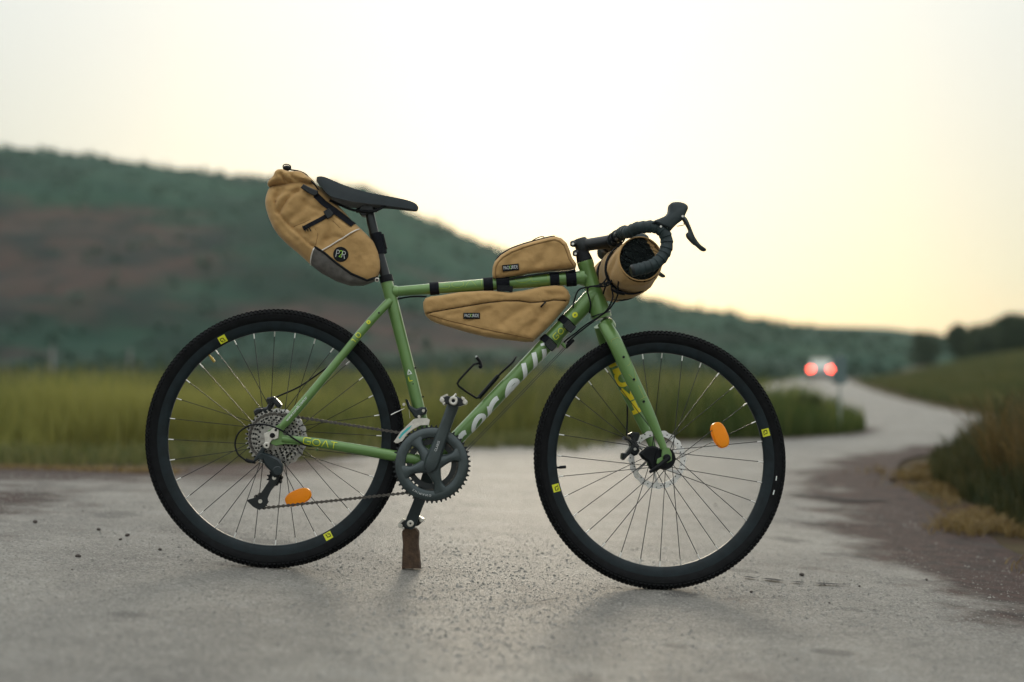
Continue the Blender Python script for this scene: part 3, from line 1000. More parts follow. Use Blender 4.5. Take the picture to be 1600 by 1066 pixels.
# ------------------------------------------------------------------ things far behind
CARX, CARD = 21.95, 101
car = empty('car', Matrix.Translation((CARX, CARD - CY, float(ground_h(CARX, CARD)) + .01)) @ Matrix.Rotation(R(-13), 4, 'Z'), 'grey car driving away along the lane with its brake lights lit', 'car')
ORIG['car'] = V((0, 0, 0))
CARP = mat('car_paint', (.42, .47, .46), .3, .1, coat=.5)
CARG = mat('car_glass_sky_tone', (.55, .58, .53), .12, 0, spec=.8)  # pale base colour paints the sky's reflection into the windows
q = MB()
prof = [(-2.02, .32, .80), (-2.08, .55, .86), (-2.02, .90, .88), (-1.90, 1.02, .86)]
def sec(y, w, z0, z1):
    return [V((-w, y, z0)), V((w, y, z0)), V((w * 1.02, y, (z0 + z1) * .5)), V((w * .96, y, z1)), V((-w * .96, y, z1)), V((-w * 1.02, y, (z0 + z1) * .5))]
q.loft([sec(-2.05, .80, .35, .80), sec(-1.95, .86, .28, .98), (sec(-1.2, .88, .24, 1.0)), sec(.4, .88, .22, .98), sec(1.4, .86, .22, .86), sec(2.0, .74, .32, .66)])
cb = q.build('body', CARP, car, 30)
q = MB()
q.loft([sec(-1.90, .74, .97, 1.02), sec(-1.45, .68, .97, 1.46), sec(-.6, .66, .97, 1.52), sec(.3, .66, .97, 1.44), sec(1.05, .72, .95, .99)])
q.build('cabin', CARG, car, 30)
q = MB()
q.loft([sec(-1.48, .665, 1.47, 1.495), sec(-.6, .645, 1.525, 1.55), sec(.25, .645, 1.45, 1.475)])
q.build('roof', CARP, car, 30)
q = MB(); q.box((0, -2.06, .48), (1.66, .14, .24)); q.build('bumper', mat('car_trim', (.03, .04, .045), .6), car)
q = MB(); q.box((0, -2.085, .72), (.5, .02, .11)); q.build('number_plate', WHITE, car)
LAMP = mat('brake_light', (.5, .02, .01), .3, emit=(1.0, .060, .030), emit_s=88)
for s in (-1, 1):
    q = MB(); q.box((s * .67, -2.045, .86), (.17, .05, .15)); q.build('tail_light', LAMP, car)
    for y in (-1.3, 1.3):
        w = MB(); w.lathe([(.02, -.1), (.28, -.1), (.31, -.07), (.31, .07), (.28, .1), (.02, .1)], seg=24)
        me = [(b_, a, c) for a, b_, c in w.v]
        w.v = me
        o = w.build('wheel', RUBBER, car, loc=(s * .78, y, .31), off=V((0, 0, 0)))
# roadside marker and two posts
X, d = 3.12, 13.55
z0 = float(ground_h(X, d))
sg = empty('marker_post', Matrix.Translation((X, d - CY, z0)), 'small teal-grey roadside marker plate on a thin post by the meadow corner', 'marker post')
ORIG[sg.name] = V((0, 0, 0))
q = MB(); q.tube([V((0, 0, -.1)), V((0, 0, .74))], .011, 10); q.build('post', mat('post_grey', (.30, .33, .31), .6), sg)
q = MB(); q.prism([(-.06, .46), (.06, .46), (.06, .72), (-.06, .72)], -.022, -.013, .002); q.build('plate', mat('plate_teal', (.10, .15, .15), .6), sg)
for px, dd, hgt, lab in ((82, 105, 2.5, 'pale post at the foot of the hill, leftmost in the picture'), (203, 110, 2.3, 'pale post at the foot of the hill, between the rear wheel and the leftmost post')):
    X = (px - 800) / FPX * dd
    o = empty('post', Matrix.Translation((X, dd - CY, float(ground_h(X, dd)))), lab, 'post', 'pale posts at the foot of the hill')
    ORIG[o.name] = V((0, 0, 0))
    q = MB(); q.tube([V((0, 0, -.2)), V((0, 0, hgt))], [.14, .11], 8); q.build('shaft', mat('concrete_post', (.24, .23, .22), .8) if 'concrete_post' not in bpy.data.materials else bpy.data.materials['concrete_post'], o)
    q = MB(); q.box((0, 0, hgt + .04), (.34, .34, .08)); q.build('cap', bpy.data.materials['concrete_post'], o)

# ------------------------------------------------------------------ lettering drawn as strokes
def arc(cx, cy, rx, ry, a0, a1, n=10):
    return [(cx + rx * math.cos(R(a0 + (a1 - a0) * i / n)), cy + ry * math.sin(R(a0 + (a1 - a0) * i / n))) for i in range(n + 1)]
GLYPH = {
    'c': (1.0, [arc(.5, .5, .5, .5, 50, 310)]),
    'o': (1.0, [arc(.5, .5, .5, .5, 0, 360, 20)]),
    'r': (.8, [[(0, 0), (0, 1)], [(0, .55)] + arc(.5, .5, .5, .5, 160, 60, 6)]),
    'e': (1.0, [[(.02, .5), (.98, .5)] + arc(.5, .5, .5, .5, 0, 310, 16)]),
    'l': (.2, [[(.1, 0), (.1, 1.45)]]),
    'i': (.2, [[(.1, 0), (.1, 1)], [(.1, 1.25), (.1, 1.45)]]),
    'G': (1.2, [[(1.15, 1), (.25, 1), (.05, .85), (0, .5), (.05, .15), (.25, 0), (1.0, 0), (1.15, .15), (1.15, .45), (.6, .45)]]),
    'O': (1.2, [arc(.6, .5, .6, .5, 0, 360, 18)]),
    'A': (1.1, [[(0, 0), (.5, 1), (.6, 1), (1.1, 0)]]),
    'T': (1.0, [[(0, 1), (1, 1)], [(.5, 1), (.5, 0)]]),
    '1': (.4, [[(0, .75), (.3, 1), (.3, 0)]]),
    '.': (.15, [[(.05, 0), (.05, .12)]]),
    '0': (.9, [arc(.45, .5, .45, .5, 0, 360, 18)]),
    'P': (.7, [[(0, -.15), (0, 1), (.5, 1), (.7, .85), (.7, .6), (.5, .45), (.1, .45)]]),
    '2': (.7, [[(0, .8), (.15, 1), (.55, 1), (.7, .85), (.65, .55), (0, 0), (.75, 0)]]),
    'R': (.7, [[(0, 0), (0, 1), (.5, 1), (.7, .85), (.7, .6), (.5, .48), (.1, .48)], [(.4, .48), (.72, -.15)]]),
    'L': (.7, [[(0, 1), (0, 0), (.7, 0)]]),
    'D': (.9, [[(.9, 0), (0, 0), (.45, 1), (.9, 0)]]),
}
def word(txt, h, gap=.3):
    x, out = 0, []
    for ch in txt:
        w, st = GLYPH[ch]
        for s in st: out.append([((x + a) * h, b * h) for a, b in s])
        x += w + gap
    return out, (x - gap) * h
def ribbon2d(mb, pts, width, fmap, step=.004):
    """a flat stroke of the given width; fmap takes (u, v) to a point on the surface"""
    P = resample(pts, step)
    n = len(P)
    vs = []
    nw = 2 if width < .004 else 5
    closed = np.linalg.norm(P[0] - P[-1]) < 1e-6
    for i in range(n):
        a = P[(i - 1) % (n - 1)] if closed else P[max(i - 1, 0)]
        b = P[(i + 1) % (n - 1)] if closed else P[min(i + 1, n - 1)]
        d = b - a
        d = d / (np.linalg.norm(d) + 1e-12)
        nn = np.array((-d[1], d[0])) * width / 2
        vs += [fmap(*(P[i] + nn * (1 - 2 * k / (nw - 1)))) for k in range(nw)]
    mb.add(vs, [(nw * i + k, nw * i + k + 1, nw * (i + 1) + k + 1, nw * (i + 1) + k) for i in range(n - 1) for k in range(nw - 1)])
def tube_map(A, B, rad, off=.0005):
    A, B = V(A), V(B)
    L = (B - A).length
    u = (B - A) / L
    n = V((0, -1, 0))
    n = (n - u * n.dot(u)).normalized()
    w = u.cross(n)
    if w.z > 0: w = -w
    def f(s, t):
        r = rad(s / L) if callable(rad) else rad
        return A + u * s + (n * math.cos(t / r) + w * math.sin(t / r)) * (r + off)
    def inv(p):
        q = V(p) - A
        return q.dot(u), q.dot(w)
    return f, inv, L
def font_mesh(txt, size):
    c = bpy.data.curves.new('lettering', 'FONT')
    c.body, c.size, c.resolution_u = txt, size, 2
    c.align_x, c.align_y = 'CENTER', 'CENTER'
    o = bpy.data.objects.new('lettering', c)
    col.objects.link(o)
    bpy.context.view_layer.update()
    me = o.to_mesh()
    vs, fs = [(v.co.x, v.co.y) for v in me.vertices], [tuple(p.vertices) for p in me.polygons]
    o.to_mesh_clear()
    bpy.data.objects.remove(o)
    bpy.data.curves.remove(c)
    return vs, fs

# ------------------------------------------------------------------ bicycle
bike = empty('bicycle', MB_WORLD, 'green gravel bicycle with drop handlebar standing on the road', 'bicycle')
ORIG['bicycle'] = V((0, 0, 0))
def steer(o):
    o.matrix_basis = S_MAT @ o.matrix_basis
    return o
def sm(px, py, y=0.0): return meas(px, py, y, _sinv)
BB = meas(676, 725)

# ---- frame: main tubes, stays, dropouts
fr = MB()
ST_T, SJ, ST_B = meas(603, 437), meas(612, 470), BB + V((0, 0, 0))
fr.tube([ST_T, SJ, meas(639.4, 577.6), meas(664, 678), BB], [.0165, .0168, .0160, .0165, .018], 20)
TT_A, TT_B = meas(606, 456.5), meas(921, 433)
tt_r = lambda k: .0132 + .0065 * k
TTP = [TT_A.lerp(TT_B, k / 8) for k in range(9)]
fr.tube(TTP, [tt_r(k / 8) for k in range(9)], 20)
DT_A, DT_B = meas(681, 719), meas(930, 459)
dt_r = lambda k: .0205 + .003 * sstep(.5, 1, k)
fr.tube([DT_A.lerp(DT_B, k / 10) for k in range(11)], [float(dt_r(k / 10)) for k in range(11)], 24)
hd = (HT_BOT - HT_TOP).normalized()
fr.tube([HT_TOP, HT_TOP + hd * .012, HT_TOP + hd * .02, HT_TOP.lerp(HT_BOT, .55), HT_TOP.lerp(HT_BOT, .8), HT_BOT - hd * .012, HT_BOT],
        [.0225, .0225, .0205, .0215, .0255, .0275, .0275], 24)
fr.cyl(BB + V((0, -.034, 0)), BB + V((0, .034, 0)), .0215, bev=.001, seg=28)
for s in (-1, 1):
    Yd, Yb = .064 * s, .036 * s
    fr.tube(catmull([meas(441, 686, Yd), meas(480, 690, .062 * s), meas(540, 699, .052 * s), meas(620, 713, .038 * s), meas(668, 721, .028 * s)], 4),
            list(np.interp(np.linspace(0, 1, 17), [0, .3, 1], [.0105, .0125, .0165])), 14, sq=.75)
    fr.tube(catmull([meas(439, 668, Yd), meas(455, 651, .062 * s), meas(500, 598, .052 * s), meas(563, 521, .036 * s), meas(596, 484, .022 * s), meas(610, 470, .010 * s)], 4),
            list(np.interp(np.linspace(0, 1, 21), [0, .12, .5, 1], [.0085, .0118, .0110, .0115])), 14, sq=.85)
    drop = [meas(a, b, Yd) for a, b in ((449, 652), (441, 660), (430, 667), (419, 673), (416, 682), (420, 692), (431, 697), (446, 694), (462, 695), (464, 684), (446, 682), (441, 676), (450, 664), (456, 657))]
    fr.prism([(p.x, p.z) for p in drop], Yd - .004, Yd + .004, .0012)
fr.tube([meas(566, 519, -.036), meas(566, 519, .036)], .008, 10)      # stay bridge
fr.cyl(meas(870, 543, 0), meas(877, 530, 0), .0045, seg=10)
fr.cyl(meas(884, 543, -.004), meas(878, 536, -.004), .0055, seg=10)   # cable stop under the down tube
fr.cyl(meas(497, 701, -.045), meas(494, 704, -.045), .004, seg=10)
frame = fr.build('frame', GREEN, bike)
weld = MB()
for p, q, r in ((meas(618, 456), V((1, 0, 0)), .0155),):
    weld.tube([p - V((.006, 0, 0)), p, p + V((.008, 0, 0))], [.0165, .0172, .0145], 18)
weld.tube([meas(904, 435), meas(909, 434), meas(913, 434)], [.0190, .0225, .0235], 18)
build_each(weld, 'weld', GREEN, frame)
sm_b = MB()
for px, py, y in ((592, 489, -.0345), (645, 600, -.0155), (649, 575, -.008), (661, 620, -.002)):
    c = meas(px, py, y)
    sm_b.cyl(c + V((0, .004, 0)), c - V((0, .0005, 0)), .0026, seg=10)
build_each(sm_b, 'bolt', BLACK, frame)

# ---- lettering on the frame
f, inv, L = tube_map(DT_A, DT_B, lambda k: float(dt_r(k)))
def put_letter(ch, px, py, w, h, sw, tb, slant, fm, iv, mb):
    s0 = iv(meas(px, py))[0]
    gw, st = GLYPH[ch]
    for s in st:
        P = [((a - gw / 2) * w, tb - b * h) for a, b in s]
        P = [(s0 + a - (t - .008) * slant, t) for a, t in P]
        ribbon2d(mb, P, sw, fm, .003)
for ch, px, py, w in (('c', 724, 682, .040), ('o', 749, 657, .042), ('r', 774, 632, .046), ('e', 802, 603, .042), ('l', 821, 581, .03), ('l', 836.5, 564, .03), ('i', 850, 549, .03)):
    d = MB()
    put_letter(ch, px, py, w, .030, .0130, .034, .70, f, inv, d)
    d.build('letter', WHITE, frame)
d = MB()
for k, (ch, px, py) in enumerate((('G', 865.5, 524.5), ('O', 873.5, 517), ('A', 880.5, 509.5))):
    put_letter(ch, px, py, .0125, .0145, .0017, .011, .15, f, inv, d)
put_letter('O', 892, 488, .009, .010, .005, .006, 0, f, inv, d)
build_each(d, 'letter', YELLOW, frame)
f, inv, L = tube_map(TT_A, TT_B, tt_r)
d = MB()
for ch, px, w in (('G', 694, .028), ('O', 716, .028), ('A', 736, .028), ('T', 753, .028), ('1', 776, .03), ('O', 818, .034), ('L', 838, .03), ('T', 857, .03)):
    gw, st = GLYPH[ch]
    s0 = inv(meas(px, 450))[0]
    for s in st: ribbon2d(d, [(s0 + (a - gw / 2) * w, .0035 - b * .019) for a, b in s], .0009, f, .003)
build_each(d, 'letter', YGREEN, frame)
d = MB()
CS_A, CS_B = meas(461, 686, -.064), meas(540, 699, -.052)
f, inv, L = tube_map(CS_A, CS_B, .0118, .0012)
st, wd = word('GOAT', .0165, .3)
s0 = inv(meas(474.5, 688, -.062))[0]
for s in st: ribbon2d(d, [(s0 + a, .0082 - b) for a, b in s], .0020, f, .003)
build_each(d, 'letter', YELLOW, frame)
SS_A, SS_B = meas(455, 651, -.062), meas(563, 521, -.036)
f, inv, L = tube_map(SS_A, SS_B, .0114, .0008)
d = MB()
s0 = inv(meas(551, 534, -.037))[0]
st, wd = word('1.0', .013, .35)
for s in st: ribbon2d(d, [(s0 + a, .0065 - b) for a, b in s], .0020, f, .003)
st, wd = word('0', .008)
s0 = inv(meas(577, 508, -.034))[0]
for s in st: ribbon2d(d, [(s0 + a, .003 - b) for a, b in s], .0035, f, .002)
build_each(d, 'letter', YELLOW, frame)
d = MB()
vs, fs = font_mesh('www.corelli.com.tr', .0105)
s0 = inv(meas(474, 625, -.058))[0]
SS_f, _, _ = tube_map(meas(455, 651, -.062), meas(500, 598, -.052), .0112, .0010)
s0 = .0245
d.add([SS_f(s0 + a, -.001 - b) for a, b in vs], fs)
d.build('decal', WHITE, frame)
f, inv, L = tube_map(SJ, meas(664, 678), .0160, .0008)
for ch, px, py, m in (('D', 640.5, 581.5, WHITE), ('L', 643, 592, YELLOW)):
    d = MB()
    s0 = inv(meas(px, py))[0]
    for s in GLYPH[ch][1]: ribbon2d(d, [(s0 + (1 - b) * .012 - .006, -(a - .45) * .012) for a, b in s], .0022, f, .003)
    d.build('decal', m, frame)

# ---- fork
fk = MB()
crown = sm(945, 500)
fk.tube([HT_BOT + hd * .001, HT_BOT + hd * .012], [.0275, .026], 24)
legpx = [(947, 503), (957, 525), (967, 548), (985.5, 590), (1009, 637), (1028, 679), (1037, 701)]
legr = [.019, .0205, .0205, .0195, .0165, .0118, .0095]
for s in (-1, 1):
    P = [sm(a, b, -.050) for a, b in legpx]
    Y = [.022, .042, .050, .052, .052, .052, .053]
    P = [V((p.x, s * y, p.z)) for p, y in zip(P, Y)]
    Q = catmull(P, 4)
    fk.tube(Q, list(np.interp(np.linspace(0, 6, len(Q)), range(7), legr)), 16, sq=.72)
    ax = V((FRONT.x, s * .053, FRONT.z))
    fk.prism([(ax.x + a, ax.z + b) for a, b in ((-.012, .026), (.006, .028), (.014, .012), (.015, -.006), (.004, -.013), (-.008, -.012), (-.018, -.020), (-.026, -.016), (-.024, -.004), (-.013, .002))], ax.y - .004, ax.y + .004, .001)
    if s > 0: far_leg = P
    else: near_leg = P
fk.tube([V((sm(949, 510).x, y, sm(949, 510).z + .004 - abs(y) * .30)) for y in (-.034, -.028, -.015, 0, .015, .028, .034)], [.008, .0155, .0200, .0212, .0200, .0155, .008], 18)
fork = steer(fk.build('fork', GREEN, bike))
b = MB()
for px, py in ((974.5, 558), (990.5, 593), (1006, 627.5)):
    c = sm(px, py, -.067)
    b.cyl(c + V((0, .006, 0)), c - V((0, .001, 0)), .0034, seg=10)
build_each(b, 'bolt', BLACK, fork)
f, inv, L = tube_map(near_leg[1], near_leg[4], .0185, .0012)
d = MB()
for ch, s0 in (('G', .010), ('O', .055), ('A', .100), ('T', .150)):
    for s in GLYPH[ch][1]: ribbon2d(d, [(s0 + b * .036, (a - .6) * .024) for a, b in s], .0009, f, .003)
build_each(d, 'letter', mat('decal_thin_gold', (0.30, 0.32, 0.05), .45), fork)
fA, fB = far_leg[2], far_leg[5]
f, inv, L = tube_map(fA, fB, lambda k: .0200 - .006 * k, .0016)
d = MB()
for ch, s0, h in (('G', .012, .034), ('O', .054, .036), ('A', .098, .034), ('T', .140, .03)):
    gw = GLYPH[ch][0]
    for s in GLYPH[ch][1]: ribbon2d(d, [(s0 + b * h, (a - gw / 2) * .030 + .002) for a, b in s], .0118, f, .003)
build_each(d, 'letter', YELLOW2, fork)
c = MB()
c.tube([HT_TOP - hd * .002, HT_TOP - hd * .030, HT_TOP - hd * .034], [.0225, .0175, .017], 24)
steer(c.build('headset_spacer', BLACK, bike))
c = MB()
c.tube([HT_BOT - hd * .0005, HT_BOT + hd * .003], [.0283, .0283], 24)
steer(c.build('headset_ring', BLACKG, bike))

# ---- wheels
WR = .350
def gear(n, r0, r1, duty=.5):
    P = []
    for k in range(n):
        a = 2 * math.pi * k / n
        h = math.pi / n
        for da, r in ((-h, r0), (-h * .55, r0), (-h * .22, r1), (h * .22, r1), (h * .55, r0)):
            P.append((r * math.cos(a + da), r * math.sin(a + da)))
    return P
def circ(r, n, ph=0): return [(r * math.cos(2 * math.pi * k / n + ph), r * math.sin(2 * math.pi * k / n + ph)) for k in range(n)]

def rim_mesh():
    m = MB()
    m.lathe([(.2885, -.004), (.2885, .004), (.291, .0075), (.300, .0105), (.311, .0122), (.3165, .0125), (.3165, .0105), (.308, .009), (.308, -.009), (.3165, -.0105), (.3165, -.0125), (.311, -.0122), (.300, -.0105), (.291, -.0075)], seg=144, closed=True)
    return m
def tyre_mesh():
    m = MB()
    prof = [(.3135, -.0108), (.3165, -.0138), (.322, -.0170), (.329, -.0186), (.335, -.0186), (.3395, -.0168), (.3435, -.0130), (.3462, -.0075), (.347, 0)]
    prof = prof + [(r, -y) for r, y in reversed(prof[:-1])]
    m.lathe(prof, seg=144)
    m.lathe([(.3300, -.0190), (.3312, -.0196), (.3325, -.0190)], seg=144)
    N = 176
    for k in range(N):
        for row, (r, y, ta, la, wa, hh) in enumerate((
                (.3375, -.0178, -.95, .0078, .0042, .0036), (.3432, -.0130, -.55, .0066, .0040, .0034), (.3464, -.0058, -.2, .0076, .0040, .0030),
                (.3464, .0058, .2, .0076, .0040, .0030), (.3432, .0130, .55, .0066, .0040, .0034), (.3375, .0178, .95, .0078, .0042, .0036))):
            a = 2 * math.pi * (k + (.5 if row % 2 else 0)) / N
            rad = V((math.cos(a), 0, math.sin(a)))
            tan = V((-math.sin(a), 0, math.cos(a)))
            nn = (rad * math.cos(ta) + V((0, 1, 0)) * math.sin(ta)).normalized()
            lat = tan.cross(nn)
            c = rad * r + V((0, y, 0))
            pts = []
            for lev, sc in ((-.001, 1), (hh, .8)):
                for e, g in ((-1, -1), (1, -1), (1, 1), (-1, 1)):
                    pts.append(c + nn * lev + tan * (e * la / 2 * sc) + lat * (g * wa / 2 * sc))
            m.add(pts, [(4, 5, 6, 7), (0, 1, 5, 4), (1, 2, 6, 5), (2, 3, 7, 6), (3, 0, 4, 7)])
    return m
RIM_ME, TYRE_ME = rim_mesh().mesh('rim', RIMM), tyre_mesh().mesh('tyre', RUBBER, 30)
def link(name, me, parent, loc=None, rot=None):
    o = bpy.data.objects.new(name, me)
    col.objects.link(o)
    if parent is not None: o.parent = parent
    if loc is not None: o.location = loc
    if rot is not None: o.rotation_euler = rot
    return o
def sticker(parent, ang, w=.021, h=.0165):
    """lime badge with a black mark on the side of the rim at the given clock angle"""
    m, k = MB(), MB()
    def fm(u, v, off):
        r = .3015 + v
        a = ang + u / r
        y = -(np.interp(r, [.2885, .291, .300, .311, .3165], [.004, .0075, .0105, .0122, .0125]) + off)
        return V((r * math.cos(a), y, r * math.sin(a)))
    U = np.linspace(-w / 2, w / 2, 5)
    Z = np.linspace(-h / 2 - .001, h / 2 + .002, 4)
    for i in range(4):
        for j in range(3):
            m.add([fm(U[i], Z[j], .0006), fm(U[i + 1], Z[j], .0006), fm(U[i + 1], Z[j + 1], .0006), fm(U[i], Z[j + 1], .0006)], [(0, 1, 2, 3)])
    ribbon2d(k, [(-.0055, -.004), (-.003, -.004), (-.003, .003), (.006, .004), (.006, -.003), (.001, -.004)], .0022, lambda u, v: fm(u, v, .0011), .003)
    ribbon2d(k, [(-.008, -.0062), (.006, -.0062)], .0008, lambda u, v: fm(u, v, .0011), .003)
    s = m.build('rim_badge', YELLOW, parent, off=V((0, 0, 0)))
    k.build('rim_badge', BLACK, parent, off=V((0, 0, 0)))
def make_wheel(mx, hub_y, badges, valve, refl, phase, valve_col):
    w = link('wheel', RIM_ME, bike)
    w.matrix_basis = mx
    link('tyre', TYRE_ME, w)
    combos = {}
    for side in (-1, 1):
        for dr in (-1, 1):
            fl_r, fl_y = .022, hub_y[0 if side < 0 else 1]
            a_h = math.pi / 2 + dr * R(68)
            hub_p = V((fl_r * math.cos(a_h), fl_y + dr * .0022, fl_r * math.sin(a_h)))
            rim_p = V((0, side * .002, .289))
            m = MB()
            m.tube([hub_p, hub_p.lerp(rim_p, .955)], .00105, 6)
            n = MB()
            combos[side, dr] = (m.mesh('spoke', SPOKE, 60), MB().tube([hub_p.lerp(rim_p, .948), rim_p], [.0017, .0019], 6).mesh('nipple', NIPPLE, 60))
    for k in range(32):
        side, dr = (-1 if k % 2 else 1), (-1 if (k // 2) % 2 else 1)
        sp, ni = combos[side, dr]
        rot = (0, -(R(phase) + k * 2 * math.pi / 32), 0)
        link('spoke', sp, w, rot=rot)
        link('nipple', ni, w, rot=rot)
    h = MB()
    y0, y1 = hub_y
    h.lathe([(.0045, y0 - .020), (.010, y0 - .020), (.012, y0 - .006), (.0255, y0 - .0022), (.0265, y0), (.0255, y0 + .0022), (.013, y0 + .007), (.0115, 0),
             (.013, y1 - .007), (.0255, y1 - .0022), (.0265, y1), (.0255, y1 + .0022), (.012, y1 + .006), (.010, y1 + .018), (.0045, y1 + .018)], seg=36)
    h.build('hub', BLACKG, w, off=V((0, 0, 0)))
    for a in badges: sticker(w, a)
    v = MB()
    va = V((math.cos(valve), 0, math.sin(valve)))
    v.tube([va * .292, va * .281, va * .280, va * .264, va * .2635], [.003, .003, .0042, .0042, .003], 10)
    vo = v.build('valve', valve_col, w, off=V((0, 0, 0)))
    # spoke reflector: a ribbed oval lens set across the spokes
    ra, rr, rl = refl
    c = V((rr * math.cos(ra), -.012, rr * math.sin(ra)))
    rad, tan = V((math.cos(ra), 0, math.sin(ra))), V((-math.sin(ra), 0, math.cos(ra)))
    m = MB()
    rings = []
    for sc, y in ((.92, .012), (1, .009), (1, -.004), (.9, -.0075), (.5, -.0085)):
        rings.append([c + tan * (rl * sc * math.copysign(abs(math.cos(t)) ** .8, math.cos(t))) + rad * (.0205 * sc * math.copysign(abs(math.sin(t)) ** .8, math.sin(t))) + V((0, y, 0)) for t in np.linspace(0, 2 * math.pi, 32, endpoint=False)])
    m.loft(rings)
    rf = m.build('reflector', ORANGE, w, off=V((0, 0, 0)))
    rf['label'] = 'orange oval reflector clipped between the spokes'
    return w
def ang(c, px, py, inv=None, y=-.012):
    p = meas(px, py, y, inv)
    return math.atan2(p.z - c.z, p.x - c.x)
def rad_(c, px, py, inv=None, y=-.012):
    p = meas(px, py, y, inv)
    return math.hypot(p.z - c.z, p.x - c.x)
w_rear = make_wheel(Matrix.Translation(REAR), (-.020, .034), (ang(REAR, 347, 529), ang(REAR, 513, 838)), ang(REAR, 326, 554, y=0),
                    (ang(REAR, 466, 777), rad_(REAR, 466, 777), .036), 4.0, mat('valve_brass', (.35, .25, .06), .4, .5))
w_front = make_wheel(S_MAT @ Matrix.Translation(FRONT), (-.032, .024), (ang(FRONT, 1197, 676, _sinv), ang(FRONT, 871, 762, _sinv)), ang(FRONT, 880, 730, _sinv, 0),
                     (ang(FRONT, 1125, 680, _sinv), rad_(FRONT, 1125, 680, _sinv), .036), 1.5, BLACK)
d = MB()
for px, py, px2, py2 in ((1213.5, 744, 1212.5, 751), (1210, 766, 1208, 773)):
    for (a, b), (c, e) in (((px, py), (px2, py2)),):
        p, q = meas(a, b, -.0195, _sinv) - FRONT, meas(c, e, -.0195, _sinv) - FRONT
        d.tube([p, q], .0016, 6)
build_each(d, 'tyre_print', WHITE, w_front, off=V((0, 0, 0)))

def rotor(parent, y, r=.080):
    m = MB()
    n = 120
    outer = [((r + .0015 * math.sin(20 * t)) * math.cos(t), (r + .0015 * math.sin(20 * t)) * math.sin(t)) for t in np.linspace(0, 2 * math.pi, n, endpoint=False)]
    m.annulus(outer, circ(r - .0155, n), y - .0009, y + .0009)
    m.annulus(circ(.025, 48), circ(.016, 48), y - .0012, y + .0012)
    for k in range(6):
        a = 2 * math.pi * k / 6
        p, q = V((.024 * math.cos(a), y, .024 * math.sin(a))), V(((r - .013) * math.cos(a + .55), y, (r - .013) * math.sin(a + .55)))
        e = (q - p).normalized().cross(V((0, 1, 0))) * .0035
        m.prism([((p + e).x, (p + e).z), ((q + e).x, (q + e).z), ((q - e).x, (q - e).z), ((p - e).x, (p - e).z)], y - .0009, y + .0009)
    o = m.build('brake_rotor', ROTOR, parent, off=V((0, 0, 0)))
    h = MB()
    for k in range(36):
        a = 2 * math.pi * k / 36
        rr = r - (.004, .008, .012)[k % 3]
        h.cyl((rr * math.cos(a), y - .0013, rr * math.sin(a)), (rr * math.cos(a), y + .0013, rr * math.sin(a)), .0019, seg=8)
    h.build('vent_hole', BLACK, o, off=V((0, 0, 0)))['kind'] = 'stuff'
    return o
def as_part(o, wheel):
    """fixed to the wheel's axle but a part of the bicycle in its own right"""
    o.parent = bike
    o.matrix_basis = wheel.matrix_basis.copy()
    return o
as_part(rotor(None, .040), w_front)
as_part(rotor(None, .046), w_rear)

# ---- cassette: nine sprockets
cas = empty('cassette')
cas.parent = bike
cas.location = REAR
for k, r in enumerate((.0740, .0640, .0560, .0495, .0435, .0385, .0335, .0290, .0250)):
    y = -.020 - .0042 * k
    n = int(round((r) * 2 * math.pi / .0127))
    m = MB()
    g = gear(n, r - .0045, r + .0025)
    ri = max(r - (.0075 if k < 5 else .012), .017)
    m.annulus(g, circ(ri, len(g)), y - .0009, y + .0009)
    for q in range((11, 9, 8, 7, 6)[k] if k < 5 else 0):
        a = 2 * math.pi * (q + .3 * k) / (11, 9, 8, 7, 6)[k]
        u, t = V((math.cos(a), 0, math.sin(a))), V((-math.sin(a), 0, math.cos(a)))
        pts = [u * .015 + t * .003, u * (ri + .001) + t * .0045, u * (ri + .001) - t * .0045, u * .015 - t * .003]
        m.prism([(p.x, p.z) for p in pts], y - .0009, y + .0009)
    m.build('sprocket', COG, cas, smooth=0, off=V((0, 0, 0)))
m = MB()
m.lathe([(.0005, -.0150), (.0650, -.0150), (.0650, -.0165), (.0500, -.0200), (.018, -.0200), (.018, -.055), (.0165, -.0585), (.010, -.0585)], seg=40)  # lock ring, plus an added black disc that darkens the sprocket gaps
m.build('lock_ring_gap_disc', BLACKG, cas, off=V((0, 0, 0)))
m = MB()
for k, r in enumerate((.0712, .0614, .0534, .0470, .0408, .0362)):
    nh = int(r * 470)
    for q in range(nh):
        a = 2 * math.pi * q / nh + k
        c = V((r * math.cos(a), -.020 - .0042 * k, r * math.sin(a)))
        m.cyl(c + V((0, -.0013, 0)), c + V((0, .0013, 0)), .0030, seg=7)
m.build('cutout', BLACK, cas, off=V((0, 0, 0)))['kind'] = 'stuff'
m = MB()
y = -.066
m.cyl(V((REAR.x, -.058, REAR.z)), V((REAR.x, -.074, REAR.z)), .0062, bev=.001)
m.cyl(meas(425.5, 680.6, -.072), meas(425.5, 680.6, -.079), .0070, bev=.0015)
build_each(m, 'axle_nut', BLACK, bike)

